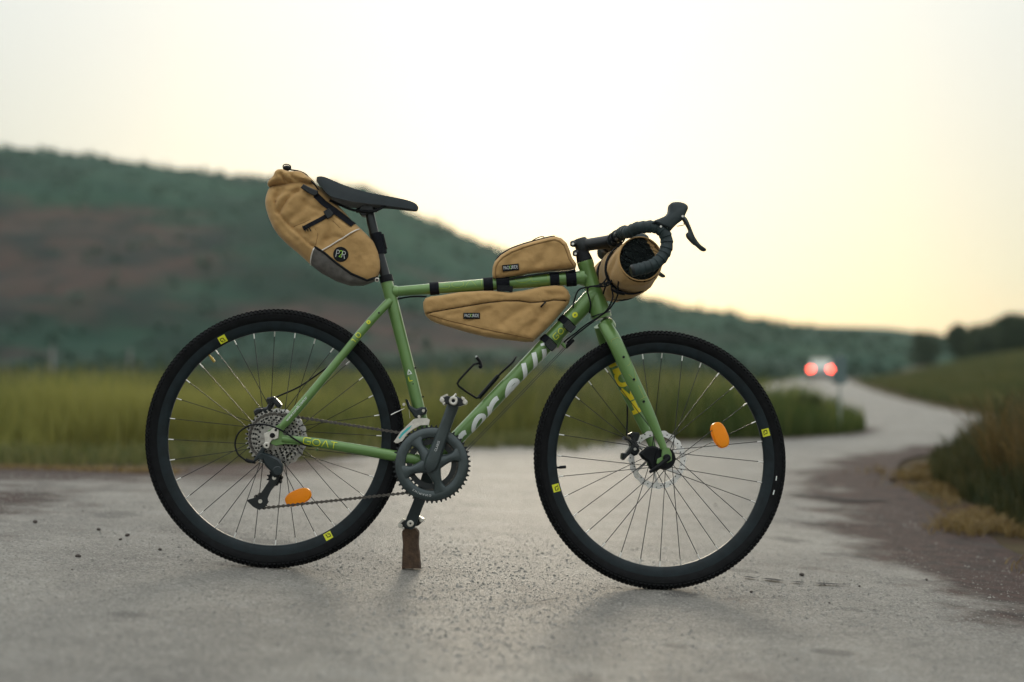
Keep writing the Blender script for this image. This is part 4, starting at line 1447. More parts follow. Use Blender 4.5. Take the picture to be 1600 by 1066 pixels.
# ---- rear derailleur
HZ = lambda a, b, y=-.072: meas(370 + a / 5.073, 600 + b / 5.073, y)
der = MB()
der.prism([(p.x, p.z) for p in (HZ(a, b) for a, b in ((215, 395), (265, 372), (292, 345), (318, 342), (335, 360), (330, 430), (300, 442), (285, 440), (262, 470), (258, 500), (225, 508), (212, 490), (222, 450)))], -.0745, -.0685, .0012)
hanger = der.build('derailleur_hanger', STEEL, bike)
b = MB()
b.cyl(HZ(236, 488, -.070), HZ(236, 488, -.082), .0085, bev=.0012)
b.build('bolt', STEEL, hanger)
b = MB()
b.cyl(HZ(236, 488, -.0822), HZ(236, 488, -.0830), .0030)
b.cyl(HZ(309, 366, -.0750), HZ(309, 366, -.0756), .0035)
build_each(b, 'bolt', BLACK, hanger)
der = MB()
DERM = mat('derailleur_grey', (.007, .015, .019), .30, .15, var=.15, var_scale=60)
der.prism([(p.x, p.z) for p in (HZ(a, b) for a, b in ((205, 500), (232, 512), (222, 545), (250, 560), (245, 590), (215, 600), (190, 592), (150, 618), (140, 600), (165, 565)))], -.088, -.068, .003)
der.prism([(p.x, p.z) for p in (HZ(a, b) for a, b in ((200, 548), (250, 552), (310, 578), (345, 596), (375, 640), (372, 690), (340, 735), (305, 742), (285, 720), (275, 690), (235, 650), (215, 610)))], -.094, -.070, .005)
derail = der.build('derailleur', DERM, bike)
der = MB()
der.cyl(HZ(322, 690, -.062), HZ(322, 690, -.097), .0125, bev=.002)
der.cyl(HZ(195, 575, -.068), HZ(195, 575, -.093), .0085, bev=.001)
der.build('knuckle', DERM, derail)
der = MB()
for y in (-.066, -.054):
    pts = ((285, 720), (340, 735), (325, 775), (270, 850), (245, 905), (250, 940), (225, 975), (180, 1000), (130, 975), (78, 925), (95, 915), (150, 900), (185, 875), (215, 830), (245, 785))
    der.prism([(p.x, p.z) for p in (HZ(a, b, y) for a, b in pts)], y - .0012, y + .0012, .0004)
der.build('cage', BLACKG, derail)
for a, b in ((300, 745), (190, 930)):
    der = MB()
    c = HZ(a, b, -.060)
    g = [(c.x + p, c.z + q) for p, q in gear(11, .0165, .0215)]
    der.prism(g, -.0625, -.0575)
    der.build('pulley', BLACK, derail)
    b2 = MB()
    b2.cyl(c + V((0, -.005, 0)), c + V((0, -.0095, 0)), .0052)
    b2.build('bolt', STEEL, derail)

# ---- front derailleur on the seat tube
FZ = lambda a, b, y=-.030: meas(600 + a / 5.925, 620 + b / 5.925, y)
fd = MB()
c0 = meas(655, 643)
fd.tube([c0 + V((-.002, 0, .008)), c0 + V((.002, 0, -.008))], .0185, 20)
fd.prism([(p.x, p.z) for p in (FZ(a, b) for a, b in ((195, 25), (220, 30), (245, 85), (300, 115), (350, 95), (390, 100), (400, 130), (385, 165), (350, 170), (340, 200), (285, 195), (262, 160), (225, 110)))], -.040, -.012, .004)
fdo = fd.build('derailleur', DERM, bike)
fdo['label'] = 'dark clamp derailleur with silver cage on the seat tube'
fd = MB()
for y in (-.053, -.036):
    fd.prism([(p.x, p.z) for p in (FZ(a, b, y) for a, b in ((90, 418), (150, 330), (225, 255), (275, 208), (330, 198), (400, 200), (425, 215), (415, 262), (340, 265), (270, 300), (215, 345), (170, 410), (125, 432)))], y - .001, y + .001, .0004)
fd.box(FZ(345, 215, -.044), (.030, .018, .004))
fd.box(FZ(120, 425, -.044), (.008, .018, .003))
cage = fd.build('cage', STEEL, fdo)
fd = MB()
fd.prism([(p.x, p.z) for p in (FZ(a, b, -.0545) for a, b in ((135, 380), (165, 335), (215, 290), (260, 262), (235, 300), (180, 350), (145, 392)))], -.0548, -.0541)
fd.build('decal', CYAN, fdo)
fd = MB()
for a, b in ((365, 130), (185, 72), (325, 185), (400, 240)):
    fd.cyl(FZ(a, b, -.036), FZ(a, b, -.043), .0042, bev=.0006, seg=14)
build_each(fd, 'bolt', STEEL, fdo)
fd = MB()
fd.tube([FZ(65, 168, -.03), FZ(100, 150, -.03), FZ(190, 108, -.03)], [.0016, .0014, .0006], 6)
fd.tube([FZ(230, 110, -.03), FZ(240, 200, -.03)], .0006, 6)
build_each(fd, 'cable_end', NIPPLE, fdo)

# ---- crankset
def prism_local(m, pts, y0, y1, bev): m.prism(pts, y0, y1, bev)
cr = MB()
Yc = -.047
m = MB()
n = 50 * 5
g = gear(50, .0985, .1045)
m.annulus([(BB.x + a, BB.z + b) for a, b in g], [(BB.x + a, BB.z + b) for a, b in circ(.090, len(g))], Yc - .0012, Yc + .0012)
ring = m.build('chainring', mat('ring_dark', (.022, .026, .028), .42, .5), bike, smooth=0)
m = MB()
g = gear(34, .0665, .0725)
m.annulus([(BB.x + a, BB.z + b) for a, b in g], [(BB.x + a, BB.z + b) for a, b in circ(.052, len(g))], Yc + .0065, Yc + .0090)
m.build('chainring', mat('ring_inner', (.03, .034, .036), .4, .6), bike, smooth=0)
m = MB()
m.lathe([(.070, Yc - .003), (.0715, Yc - .0075), (.080, Yc - .0105), (.091, Yc - .0095), (.0965, Yc - .005), (.0968, Yc - .001), (.0700, Yc - .001)], centre=(BB.x, 0, BB.z), seg=96, closed=True)
AR = {}
def spoke_arm(a, w0, w1, y0, y1, r1=.0785):
    """rounded arm from the spindle boss, flaring where it runs into the outer ring"""
    u, t = V((math.cos(a), 0, math.sin(a))), V((-math.sin(a), 0, math.cos(a)))
    secs = []
    for k in range(13):
        q = k / 12
        r = .004 + (r1 - .004) * q
        w = w0 + (w1 - w0) * q + .017 * (1 - q) ** 2.4 + .017 * max(0, q - .62) ** 2 / .144
        yf = y0 + (y1 - y0) * q ** 1.2
        c = V((BB.x, 0, BB.z)) + u * r
        secs.append([c + t * (w * e) + V((0, y, 0)) for e, y in ((-1, Yc - .001), (-1, yf + .0075), (-.86, yf + .0030), (-.55, yf + .0003), (0, yf - .0012), (.55, yf + .0003), (.86, yf + .0030), (1, yf + .0075), (1, Yc - .001))])
    m.loft(secs)
for a in (200, 127, 22, -68): spoke_arm(R(a), .0095, .0100, -.0695, -.0580)
m.build('chainring_spider', CRANK, bike)
def crank(tip, y_hub, y_tip, s):
    """arm lofted from the spindle to the pedal eye; s = side (-1 near)"""
    m = MB()
    A, B = V((BB.x, 0, BB.z)), V((tip.x, 0, tip.z))
    u = (B - A).normalized()
    t = V((0, 1, 0)).cross(u)
    Ln = (B - A).length
    secs = []
    for q, w, th in ((-.13, .006, .007), (-.10, .014, .010), (-.04, .019, .013), (.06, .0205, .0135), (.2, .0185, .012), (.45, .0155, .0095), (.75, .0150, .008), (.93, .0158, .0075), (1.03, .0150, .0070), (1.075, .010, .006), (1.09, .004, .004)):
        c = A + u * (Ln * q) + V((0, y_hub + (y_tip - y_hub) * min(1, max(0, q)) ** 1.3, 0))
        secs.append([c + t * (w * a) + V((0, th * b * s, 0)) for a, b in ((-1, -1), (-1, .35), (-.72, .9), (-.3, 1), (.3, 1), (.72, .9), (1, .35), (1, -1))])
    m.loft(secs)
    return m
TIP_N, TIP_F = meas(710, 628, -.075), meas(641.5, 818, .075)
arm = crank(TIP_N, -.066, -.078, -1).build('crank_arm', CRANK, bike)
arm2 = crank(TIP_F, .058, .076, 1).build('crank_arm', mat('crank_dark', (.028, .040, .044), .42, .3), bike)
m = MB()
m.cyl(BB + V((0, .070, 0)), BB + V((0, -.060, 0)), .0125)
m.build('spindle', BLACK, bike)
m = MB()
vs, fs = font_mesh('CLARIS', .0092)
c = meas(683, 693, -.0865)
u = (TIP_N - BB); u.y = 0; u.normalize()
t = V((0, 1, 0)).cross(u)
sgn = 1 if t.x < 0 else -1
m.add([V((BB.x, 0, BB.z)) + u * (.050 + a) + t * sgn * (b + .001) + V((0, -.0795 - .0045, 0)) for a, b in vs], fs)
m.build('decal', LABW, arm, smooth=0)
m = MB()
vs, fs = font_mesh('S H I M A N O', .0085)
for a, b in vs: pass
def ringmap(a, b):
    aa = R(-105) + a / .083
    return V((BB.x + (.083 - b) * math.cos(aa), Yc - .0112, BB.z + (.083 - b) * math.sin(aa)))
m.add([ringmap(a, -b) for a, b in vs], fs)
m.build('decal', LABW, arm, smooth=0)
m = MB()
c = meas(665, 790, .060)

def pedal(tip, y0, s, name_tilt):
    p = empty('pedal')
    p.parent = bike
    p.location = (tip.x, 0, tip.z)
    ys = y0
    a = MB()
    a.cyl((0, ys - s * .004, 0), (0, ys + s * .060, 0), .0075, .006, bev=.001)
    a.build('pedal_axle', STEEL, p, off=V((0, 0, 0)))
    a = MB()
    yc = ys + s * .034
    rot = Matrix.Rotation(name_tilt, 3, 'Y')
    a.prism([tuple((rot @ V((x, 0, z))).xz) for x, z in ((-.030, .004), (-.018, .011), (.018, .011), (.030, .004), (.030, -.004), (.018, -.011), (-.018, -.011), (-.030, -.004))], min(yc - .022, yc + .022), max(yc - .022, yc + .022), .002)
    a.build('pedal_body', BLACKG, p, off=V((0, 0, 0)))
    for e in (-1, 1):
        a = MB()
        for x, z, r in ((.030, .002 * e, .0062), (.024, .010 * e, .004)):
            q = rot @ V((x * e, 0, z))
            a.cyl((q.x, yc - .024, q.z), (q.x, yc + .024, q.z), r, bev=.001, seg=14)
        q0, q1 = rot @ V((.016 * e, 0, .012)), rot @ V((.036 * e, 0, -.006))
        a.box((rot @ V((.027 * e, 0, .009))) + V((0, yc, 0)), (.020, .030, .004), rot @ Matrix.Rotation(.6 * e, 3, 'Y'))
        a.build('pedal_clip', STEEL, p, off=V((0, 0, 0)))
    a = MB()
    q = rot @ V((.004, 0, .020))
    a.tube([V((.0, yc - .02, .010)), V((q.x, yc - .02, q.z))], [.004, .0022], 8)
    a.build('cleat_spring', STEEL, p, off=V((0, 0, 0)))
    return p
pedal(TIP_N, -.082, -1, .1)
pedal(TIP_F, .082, 1, -.25)
m = MB()
c = V((TIP_N.x, 0, TIP_N.z))
m.lathe([(.0048, -.150), (.0060, -.1505), (.0105, -.150), (.0120, -.147), (.0120, -.128), (.0105, -.126)], centre=c, seg=28)
m.build('pedal_cap', STEEL, bike)
m = MB()
m.cyl(c + V((0, -.1495, 0)), c + V((0, -.1488, 0)), .0058)
m.build('pedal_cap', BLACK, bike)
m = MB()
m.lathe([(.0030, .0666), (.0072, .0662), (.0092, .0668), (.0092, .0690)], centre=V((TIP_F.x, 0, TIP_F.z)), seg=24)
m.build('pedal_thread', STEEL, arm2)

# ---- chain: outer and inner plates along the path over sprocket, pulleys and inner ring
def chain_path():
    yb, yf = -.0242, Yc + .0078
    P = []
    rc, rb = .0640, .0695
    C = V((REAR.x, yb, REAR.z))
    Bc = V((BB.x, yf, BB.z))
    d = (V((Bc.x, 0, Bc.z)) - V((C.x, 0, C.z)))
    th = math.atan2(d.z, d.x)
    up = th + math.pi / 2 + math.asin((rc - rb) / d.length) * -1
    a_top = up
    j2 = HZ(190, 930, -.060); j1 = HZ(300, 745, -.060)
    P.append(C + V((math.cos(R(215)), 0, math.sin(R(215)))) * rc)
    for a in np.linspace(R(215), a_top, 14): P.append(C + V((math.cos(a), 0, math.sin(a))) * rc)
    for a in np.linspace(a_top, R(-85), 18): P.append(Bc + V((math.cos(a), 0, math.sin(a))) * rb)
    low = V((j2.x + .003, -.058, j2.z - .0185))
    P.append(low)
    for a in np.linspace(R(-95), R(-215), 7): P.append(V((j2.x + .0185 * math.cos(a), -.058, j2.z + .0185 * math.sin(a))))
    for a in np.linspace(R(-30), R(95), 6): P.append(V((j1.x + .0185 * math.cos(a), -.056, j1.z + .0185 * math.sin(a))))
    P.append(C + V((math.cos(R(217)), 0, math.sin(R(217)))) * rc)
    return P
CP = chain_path()
seg_d = np.concatenate([[0], np.cumsum([(CP[i + 1] - CP[i]).length for i in range(len(CP) - 1)])])
NL = int(seg_d[-1] / .0127)
def cpos(s): return V([np.interp(s, seg_d, [p[k] for p in CP]) for k in range(3)])
m = MB()
fig8 = [(-.0063, .0046), (-.0098, .0022), (-.0098, -.0022), (-.0063, -.0046), (0, -.0019), (.0063, -.0046), (.0098, -.0022), (.0098, .0022), (.0063, .0046), (0, .0019)]
for k in range(NL):
    a, b = cpos(k * .0127), cpos((k + 1) * .0127)
    c, u = (a + b) / 2, (b - a).normalized()
    t = V((0, 1, 0)).cross(u).normalized()
    w = .0033 if k % 2 else .0022
    for y in (-w, w):
        vs = [c + u * p + t * q + V((0, y - .0005, 0)) for p, q in fig8] + [c + u * p + t * q + V((0, y + .0005, 0)) for p, q in fig8]
        nn = len(fig8)
        m.add(vs, [tuple(range(nn - 1, -1, -1)), tuple(range(nn, 2 * nn))] + [(i, (i + 1) % nn, nn + (i + 1) % nn, nn + i) for i in range(nn)])
    m.cyl(a + V((0, -.0042, 0)), a + V((0, .0042, 0)), .0024, seg=8)
m.build('chain', CHAIN, bike, smooth=30)

# ---- disc brake calipers (left side of the bicycle)
def blob(m, pts, y0, y1, inv=None, bev=.003):
    m.prism([m2(a, b, (y0 + y1) / 2, inv) for a, b in pts], y0, y1, bev)
cz = lambda L: [(930 + a / 4.846, 540 + b / 4.846) for a, b in L]
m = MB()
blob(m, cz([(245, 672), (280, 655), (325, 662), (330, 685), (318, 720), (300, 735), (322, 765), (330, 800), (312, 830), (285, 838), (262, 820), (240, 838), (212, 868), (196, 855), (200, 815), (225, 815), (262, 770), (262, 745), (235, 720), (208, 712), (215, 690), (235, 700), (262, 715), (275, 700), (250, 690)]), .034, .066, _sinv, .004)
steer(m.build('brake_caliper', BLACKG, bike))
m = MB()
blob(m, cz([(330, 820), (380, 770), (430, 760), (470, 770), (490, 800), (520, 830), (540, 890), (500, 930), (440, 960), (412, 930), (395, 880), (360, 860)]), -.040, -.018, _sinv, .005)
m.cyl(V((FRONT.x, -.045, FRONT.z)), V((FRONT.x, -.034, FRONT.z)), .028, .031, seg=28)
m.cyl(V((FRONT.x, -.055, FRONT.z)), V((FRONT.x, -.066, FRONT.z)), .0100, bev=.002)
m.tube([sm(1045, 716, -.062), sm(1030, 728, -.066), sm(1015, 738, -.064)], [.006, .006, .004], 10)
steer(m.build('quick_release', BLACK, bike))
m = MB()
for a, b in ((300, 785), (388, 862), (430, 788), (320, 990)):
    c = sm(930 + a / 4.846, 540 + b / 4.846, .032)
    m.cyl(c, c + V((0, -.004, 0)), .0038, seg=12)
for o in build_each(m, 'bolt', STEEL, bike): steer(o)
rz = lambda L: [(370 + a / 5.073, 600 + b / 5.073) for a, b in L]
m = MB()
blob(m, rz([(138, 215), (165, 192), (240, 185), (255, 160), (238, 130), (245, 110), (300, 100), (345, 145), (358, 165), (345, 195), (318, 185), (305, 160), (280, 200), (262, 235), (200, 225), (150, 255)]), .030, .062, None, .004)
m.build('brake_caliper', BLACKG, bike)

# ---- seatpost, saddle
m = MB()
m.tube([meas(604.5, 440), meas(602, 431), meas(588, 380), meas(580, 345), meas(577, 330)], [.0136, .0136, .0134, .0128, .0120], 20)
m.build('seatpost', BLACKG, bike)
m = MB()
m.tube([meas(605, 441), meas(602.5, 431)], [.0185, .0180], 20)
m.cyl(meas(609, 432, -.008), meas(609, 432, .008), .006)
m.build('seat_clamp', BLACK, bike)
m = MB()
c = meas(569, 331)
m.cyl(c + V((0, -.017, 0)), c + V((0, .017, 0)), .0135, bev=.002)
m.tube([meas(556, 330), meas(572, 325), meas(590, 329)], [.006, .009, .006], 10)
m.box(meas(575, 327), (.030, .044, .011))
m.build('saddle_clamp', BLACKG, bike)
m = MB()
for s in (-1, 1):
    y = .022 * s
    m.tube(catmull([meas(515, 313, .045 * s), meas(545, 326, .030 * s), meas(560, 329.5, y), meas(585, 330, y), meas(610, 318, .016 * s), meas(625, 321, .010 * s)], 6), .0035, 8)
m.build('saddle_rail', BLACK, bike)
m = MB()
SZ = lambda a, b: meas(380 + a / 4.4406, 240 + b / 4.4406, 0)
top = [(517, 200), (530, 186), (560, 184), (600, 192), (720, 240), (850, 275), (1000, 300), (1130, 325), (1195, 348), (1216, 372)]
bot = [(519, 206), (535, 232), (575, 275), (625, 325), (735, 352), (850, 362), (1000, 373), (1130, 388), (1195, 396), (1214, 386)]
hw = [.030, .058, .068, .071, .060, .040, .0245, .0205, .0165, .006]
secs = []
tp = catmull([SZ(*p) for p in top], 4)
bp_ = catmull([SZ(*p) for p in bot], 4)
hh = np.interp(np.linspace(0, 9, len(tp)), range(10), hw)
for a, b, h in zip(tp, bp_, hh):
    sec = []
    for k in range(25):
        q = -1 + 2 * k / 24
        e = abs(q)
        if e <= .75: y, z = h * q / .75 * .93, 1 - .06 * (e / .75) ** 3 - .10 * math.exp(-(q / .16) ** 2) * (1 if h > .03 else .4)
        else:
            t = (e - .75) / .25
            y = math.copysign(h * (.93 + .07 * math.sin(t * math.pi / 2 * 1.0)), q)
            z = .94 * (1 - t ** 1.3) + 0 * t
        p = b.lerp(a, z)
        sec.append(V((p.x, y, p.z)))
    sec += [V((b.lerp(a, .25).x, h * .6, b.lerp(a, .25).z)), V((b.lerp(a, .25).x, -h * .6, b.lerp(a, .25).z))]
    secs.append(sec)
m.loft(secs)
m.build('saddle', SEATM, bike, smooth=60)

# ---- stem and handlebar (turned with the fork)
CL = sm(957, 377)
SA = sm(909, 384)
m = MB()
m.tube([SA - hd * .020, SA - hd * .017, SA + hd * .017, SA + hd * .020], [.0165, .019, .019, .0165], 24)
m.tube([SA, SA.lerp(CL, .25), SA.lerp(CL, .75), CL], [.0175, .0170, .0178, .0195], 18)
m.cyl(CL + V((0, -.021, 0)), CL + V((0, .021, 0)), .0205, bev=.002, seg=28)
m.tube([sm(891.5, 381), sm(894, 381), sm(904, 381)], [.0065, .0088, .0105], 14, sq=1.3)
m.tube([sm(895.5, 396), sm(898, 396), sm(906, 394)], [.0065, .0088, .0105], 14, sq=1.3)
st_o = steer(m.build('stem', BLACKG, bike))
m = MB()
for a, b in ((894.5, 381), (898.5, 396.5)):
    c = sm(a + .8, b, -.0125)
    m.cyl(c + V((0, .02, 0)), c, .0034, seg=12)
for a, b in ((967, 364), (962, 385)):
    c = sm(a, b, -.016)
    m.cyl(c + V((-.006, 0, 0)), c + V((.003, 0, 0)), .0034, seg=12)
build_each(m, 'bolt', STEEL, st_o)
def KZ(a, b, y=-.205): return meas(860 + a / 5.331, 300 + b / 5.331, y, _sinv)
def mir(p): return V((p.x, -p.y, p.z))
hook = [KZ(800, 292, -.196), KZ(850, 290, -.203), KZ(905, 307, -.206), KZ(948, 345, -.207), KZ(967, 400), KZ(968, 455), KZ(945, 520), KZ(900, 575), KZ(840, 615), KZ(770, 637), KZ(690, 655)]
tops = [CL + V((0, -.030, 0)), CL + V((.001, -.075, .001)), CL + V((.004, -.120, .002)), KZ(650, 335, -.155), KZ(720, 302, -.182)]
m = MB()
m.cyl(CL + V((0, -.10, 0)), CL + V((0, .10, 0)), .0150, seg=20)
hb = steer(m.build('handlebar', BLACKG, bike))
for s in (1, -1):
    P = catmull([p if s == 1 else mir(p) for p in [CL + V((.001, -.062, .001))] + tops[2:] + hook], 9)
    # wound tape: an overlapping edge every 17 mm
    dist = np.concatenate([[0], np.cumsum([(P[i + 1] - P[i]).length for i in range(len(P) - 1)])])
    N = int(dist[-1] / .0028)
    Q = [V([np.interp(d_, dist, [p[k] for p in P]) for k in range(3)]) for d_ in np.linspace(0, dist[-1], N)]
    dd = np.linspace(0, dist[-1], N)
    rr = [.0155 + .0021 * (((x / .0165) % 1.0)) ** 1.5 for x in dd]
    rr[0] = .0145
    m = MB()
    m.tube(Q, rr, 22)
    t = m.build('bar_tape', TAPE, hb, smooth=25)
    m = MB()
    e = (P[-1] - P[-2]).normalized()
    m.tube([P[-1] - e * .002, P[-1] + e * .003, P[-1] + e * .007], [.0165, .0160, .0125], 20)
    m.build('bar_plug', BLACKG, hb)
# hoods and levers
def rounded_prism(m, outline, yc, th, k=5, inset=.011, flat=.55):
    """outline extruded with rounded shoulders so that it reads as moulded rubber"""
    P = np.array(closed_smooth(outline, 4))
    n = len(P)
    area = sum(P[i][0] * P[(i + 1) % n][1] - P[(i + 1) % n][0] * P[i][1] for i in range(n))
    sg = 1 if area > 0 else -1
    e = np.roll(P, -1, 0) - np.roll(P, 1, 0)
    e /= np.maximum(np.linalg.norm(e, axis=1, keepdims=True), 1e-9)
    nin = np.stack([-e[:, 1], e[:, 0]], 1) * sg
    secs = []
    for q in np.linspace(-1, 1, 2 * k + 1):
        s = max(0, (abs(q) - flat) / (1 - flat))
        ins = inset * (1 - math.sqrt(max(0, 1 - s * s)))
        Qp = P + nin * ins
        secs.append([(a, yc + th * q, b) for a, b in Qp])
    m.loft(secs)
hood_o = [(838, 268), (862, 243), (905, 226), (955, 200), (980, 165), (988, 112), (1012, 93), (1070, 91), (1118, 108), (1138, 140), (1118, 190), (1096, 235), (1058, 265), (1020, 300), (985, 335), (955, 318), (900, 288)]
lev_o = [(1085, 205), (1128, 215), (1165, 290), (1200, 375), (1245, 438), (1292, 475), (1290, 494), (1258, 490), (1208, 448), (1190, 438), (1140, 385), (1130, 350), (1148, 322), (1120, 265)]
for s in (1, -1):
    m = MB()
    pts = [KZ(a, b, -.207) for a, b in hood_o]
    rounded_prism(m, [(p.x, p.z) for p in pts], -.207 * s, .0185, inset=.0065, flat=.5)
    h = steer(m.build('brake_hood', HOOD, bike, smooth=60))
    m = MB()
    pts = [KZ(a, b, -.207) for a, b in lev_o]
    rounded_prism(m, [(p.x, p.z) for p in pts], -.207 * s, .0075, inset=.0022, flat=.2)
    lv = steer(m.build('brake_lever', mat('lever_grey', (.03, .042, .046), .35, .35) if s == 1 else bpy.data.materials['lever_grey'], bike, smooth=60))
    m = MB()
    for a, b in ((1085, 215), (905, 300)):
        c = KZ(a, b, -.207)
        y = -.207 * s - .018
        m.cyl((c.x, y - .0012, c.z), (c.x, y + .004, c.z), .0030, seg=12)
    build_each(m, 'bolt', STEEL, lv)
    m = MB()
    c = [KZ(a, b, -.207) for a, b in ((1055, 285), (1085, 282), (1115, 275), (1110, 260))]
    m.tube([V((p.x, -.207 * s, p.z)) for p in c], .0012, 6)
    m.build('return_spring', BLACK, lv)

# ---- cables
def cable(name, pts, r=.0022, m=BLACK, parent=None):
    q = MB()
    q.tube(catmull(pts, 8), r, 8)
    return q.build(name, m, parent or bike)
ZB = lambda a, b, y: meas(860 + a / 5.331, 300 + b / 5.331, y)
cable('brake_cable', [ZB(560, 430, -.06), ZB(540, 560, -.05), ZB(490, 680, -.045), ZB(430, 765, -.042), ZB(330, 790, -.036), ZB(240, 815, -.032), ZB(200, 900, -.030), ZB(188, 968, -.028)])
cable('brake_cable', [ZB(570, 440, -.05), ZB(555, 560, -.04), ZB(500, 690, -.04), ZB(455, 800, -.04), ZB(440, 850, -.03)])
cable('shift_cable', [ZB(580, 430, -.07), ZB(545, 600, -.07), ZB(500, 760, -.06), ZB(420, 790, -.05), ZB(330, 788, -.045), ZB(310, 830, -.040), ZB(335, 930, -.036), ZB(325, 1010, -.026)])
cable('shift_cable', [ZB(600, 620, -.10), ZB(565, 760, -.09), ZB(560, 860, -.08), ZB(500, 965, -.06), ZB(420, 1030, -.045), meas(915, 508, -.03), meas(900, 520, -.02), meas(889, 528, -.012), meas(880, 536, -.004)])
cable('shift_cable', [ZB(540, 640, .0), ZB(510, 780, -.05), ZB(520, 880, -.06), ZB(470, 985, -.055), ZB(400, 1045, -.045), meas(912, 514, -.03), meas(898, 525, -.02), meas(886, 536, -.010)])
m = MB()
for k in range(3): m.box(ZB(420 + 35 * k, 775 - 10 * k, -.05), (.009, .016, .008))
build_each(m, 'cable_tie', BLACK, bike)
for dx in (0, 3.5):
    cable('gear_wire', [meas(884 - dx, 544, -.004), meas(800 - dx, 632 - dx * .2, -.004), meas(728 - dx, 706 - dx * .3, -.004)], .0009, BLACKG)
cable('brake_cable', [sm(949, 520, .01), sm(962, 555, .045), sm(972, 590, .060), sm(975, 640, .062), sm(975, 682, .055)], .0023)
cable('brake_cable', [meas(608, 470, .014), meas(640, 464, .006), meas(667, 463.5, .004)], .0022)
cable('brake_cable', [meas(545, 548, .050), meas(510, 575, .056), meas(470, 603, .058), meas(440, 617, .056), meas(424, 624, .052)], .0023)
LZ = lambda a, b, y=-.075: meas(340 + a / 4.443, 580 + b / 4.443, y)
cable('shift_cable', [LZ(700, 525, -.055), LZ(610, 515, -.068), LZ(540, 475), LZ(450, 415), LZ(340, 373), LZ(230, 376), LZ(150, 425), LZ(121, 500), LZ(138, 570), LZ(175, 605), LZ(205, 622), LZ(250, 632, -.078)], .0023)
m = MB()
m.tube([LZ(195, 615), LZ(215, 625), LZ(262, 634, -.078)], [.0045, .005, .004], 10)
m.build('barrel_adjuster', BLACK, bike)
m = MB()
m.tube([meas(884, 543, -.004), meas(890, 537, -.008), meas(897, 531, -.012)], [.005, .0055, .004], 10)
m.build('barrel_adjuster', BLACK, bike)

# ---- bottle cage on the down tube
BZ = lambda a, b, y=0.0: meas(690 + a / 5.924, 540 + b / 5.924, y)
m = MB()
m.tube([BZ(345, 485), BZ(525, 280)], .0060, 10, sq=1.8)
bc = m.build('bottle_cage', BLACK, bike)
m = MB()
for s in (-1, 1):
    m.tube([BZ(350, 480, .012 * s), BZ(320, 486, .016 * s), BZ(225, 425, .030 * s), BZ(160, 378, .036 * s), BZ(146, 352, .037 * s), BZ(165, 318, .037 * s), BZ(250, 225, .034 * s), BZ(300, 175, .024 * s), BZ(340, 165, .010 * s)], .0030, 8)
    m.tube([BZ(520, 285, .010 * s), BZ(560, 245, .022 * s), BZ(625, 185, .030 * s), BZ(662, 150, .024 * s), BZ(684, 112, .010 * s), BZ(688, 108, 0)], .0030, 8)
m.build('cage_wire', BLACK, bc)
m = MB()
m.ball(BZ(360, 195), .0062, (1, 2.2, 1))
m.tube([BZ(365, 190), BZ(355, 150), BZ(325, 110)], [.0058, .0045, .0048], 12, sq=2)
m.build('bottle_stop', BLACK, bc)
m = MB()
m.ball(BZ(322, 105), .0036, (1, 2.2, 1))
m.build('bottle_stop', LABW, bc)
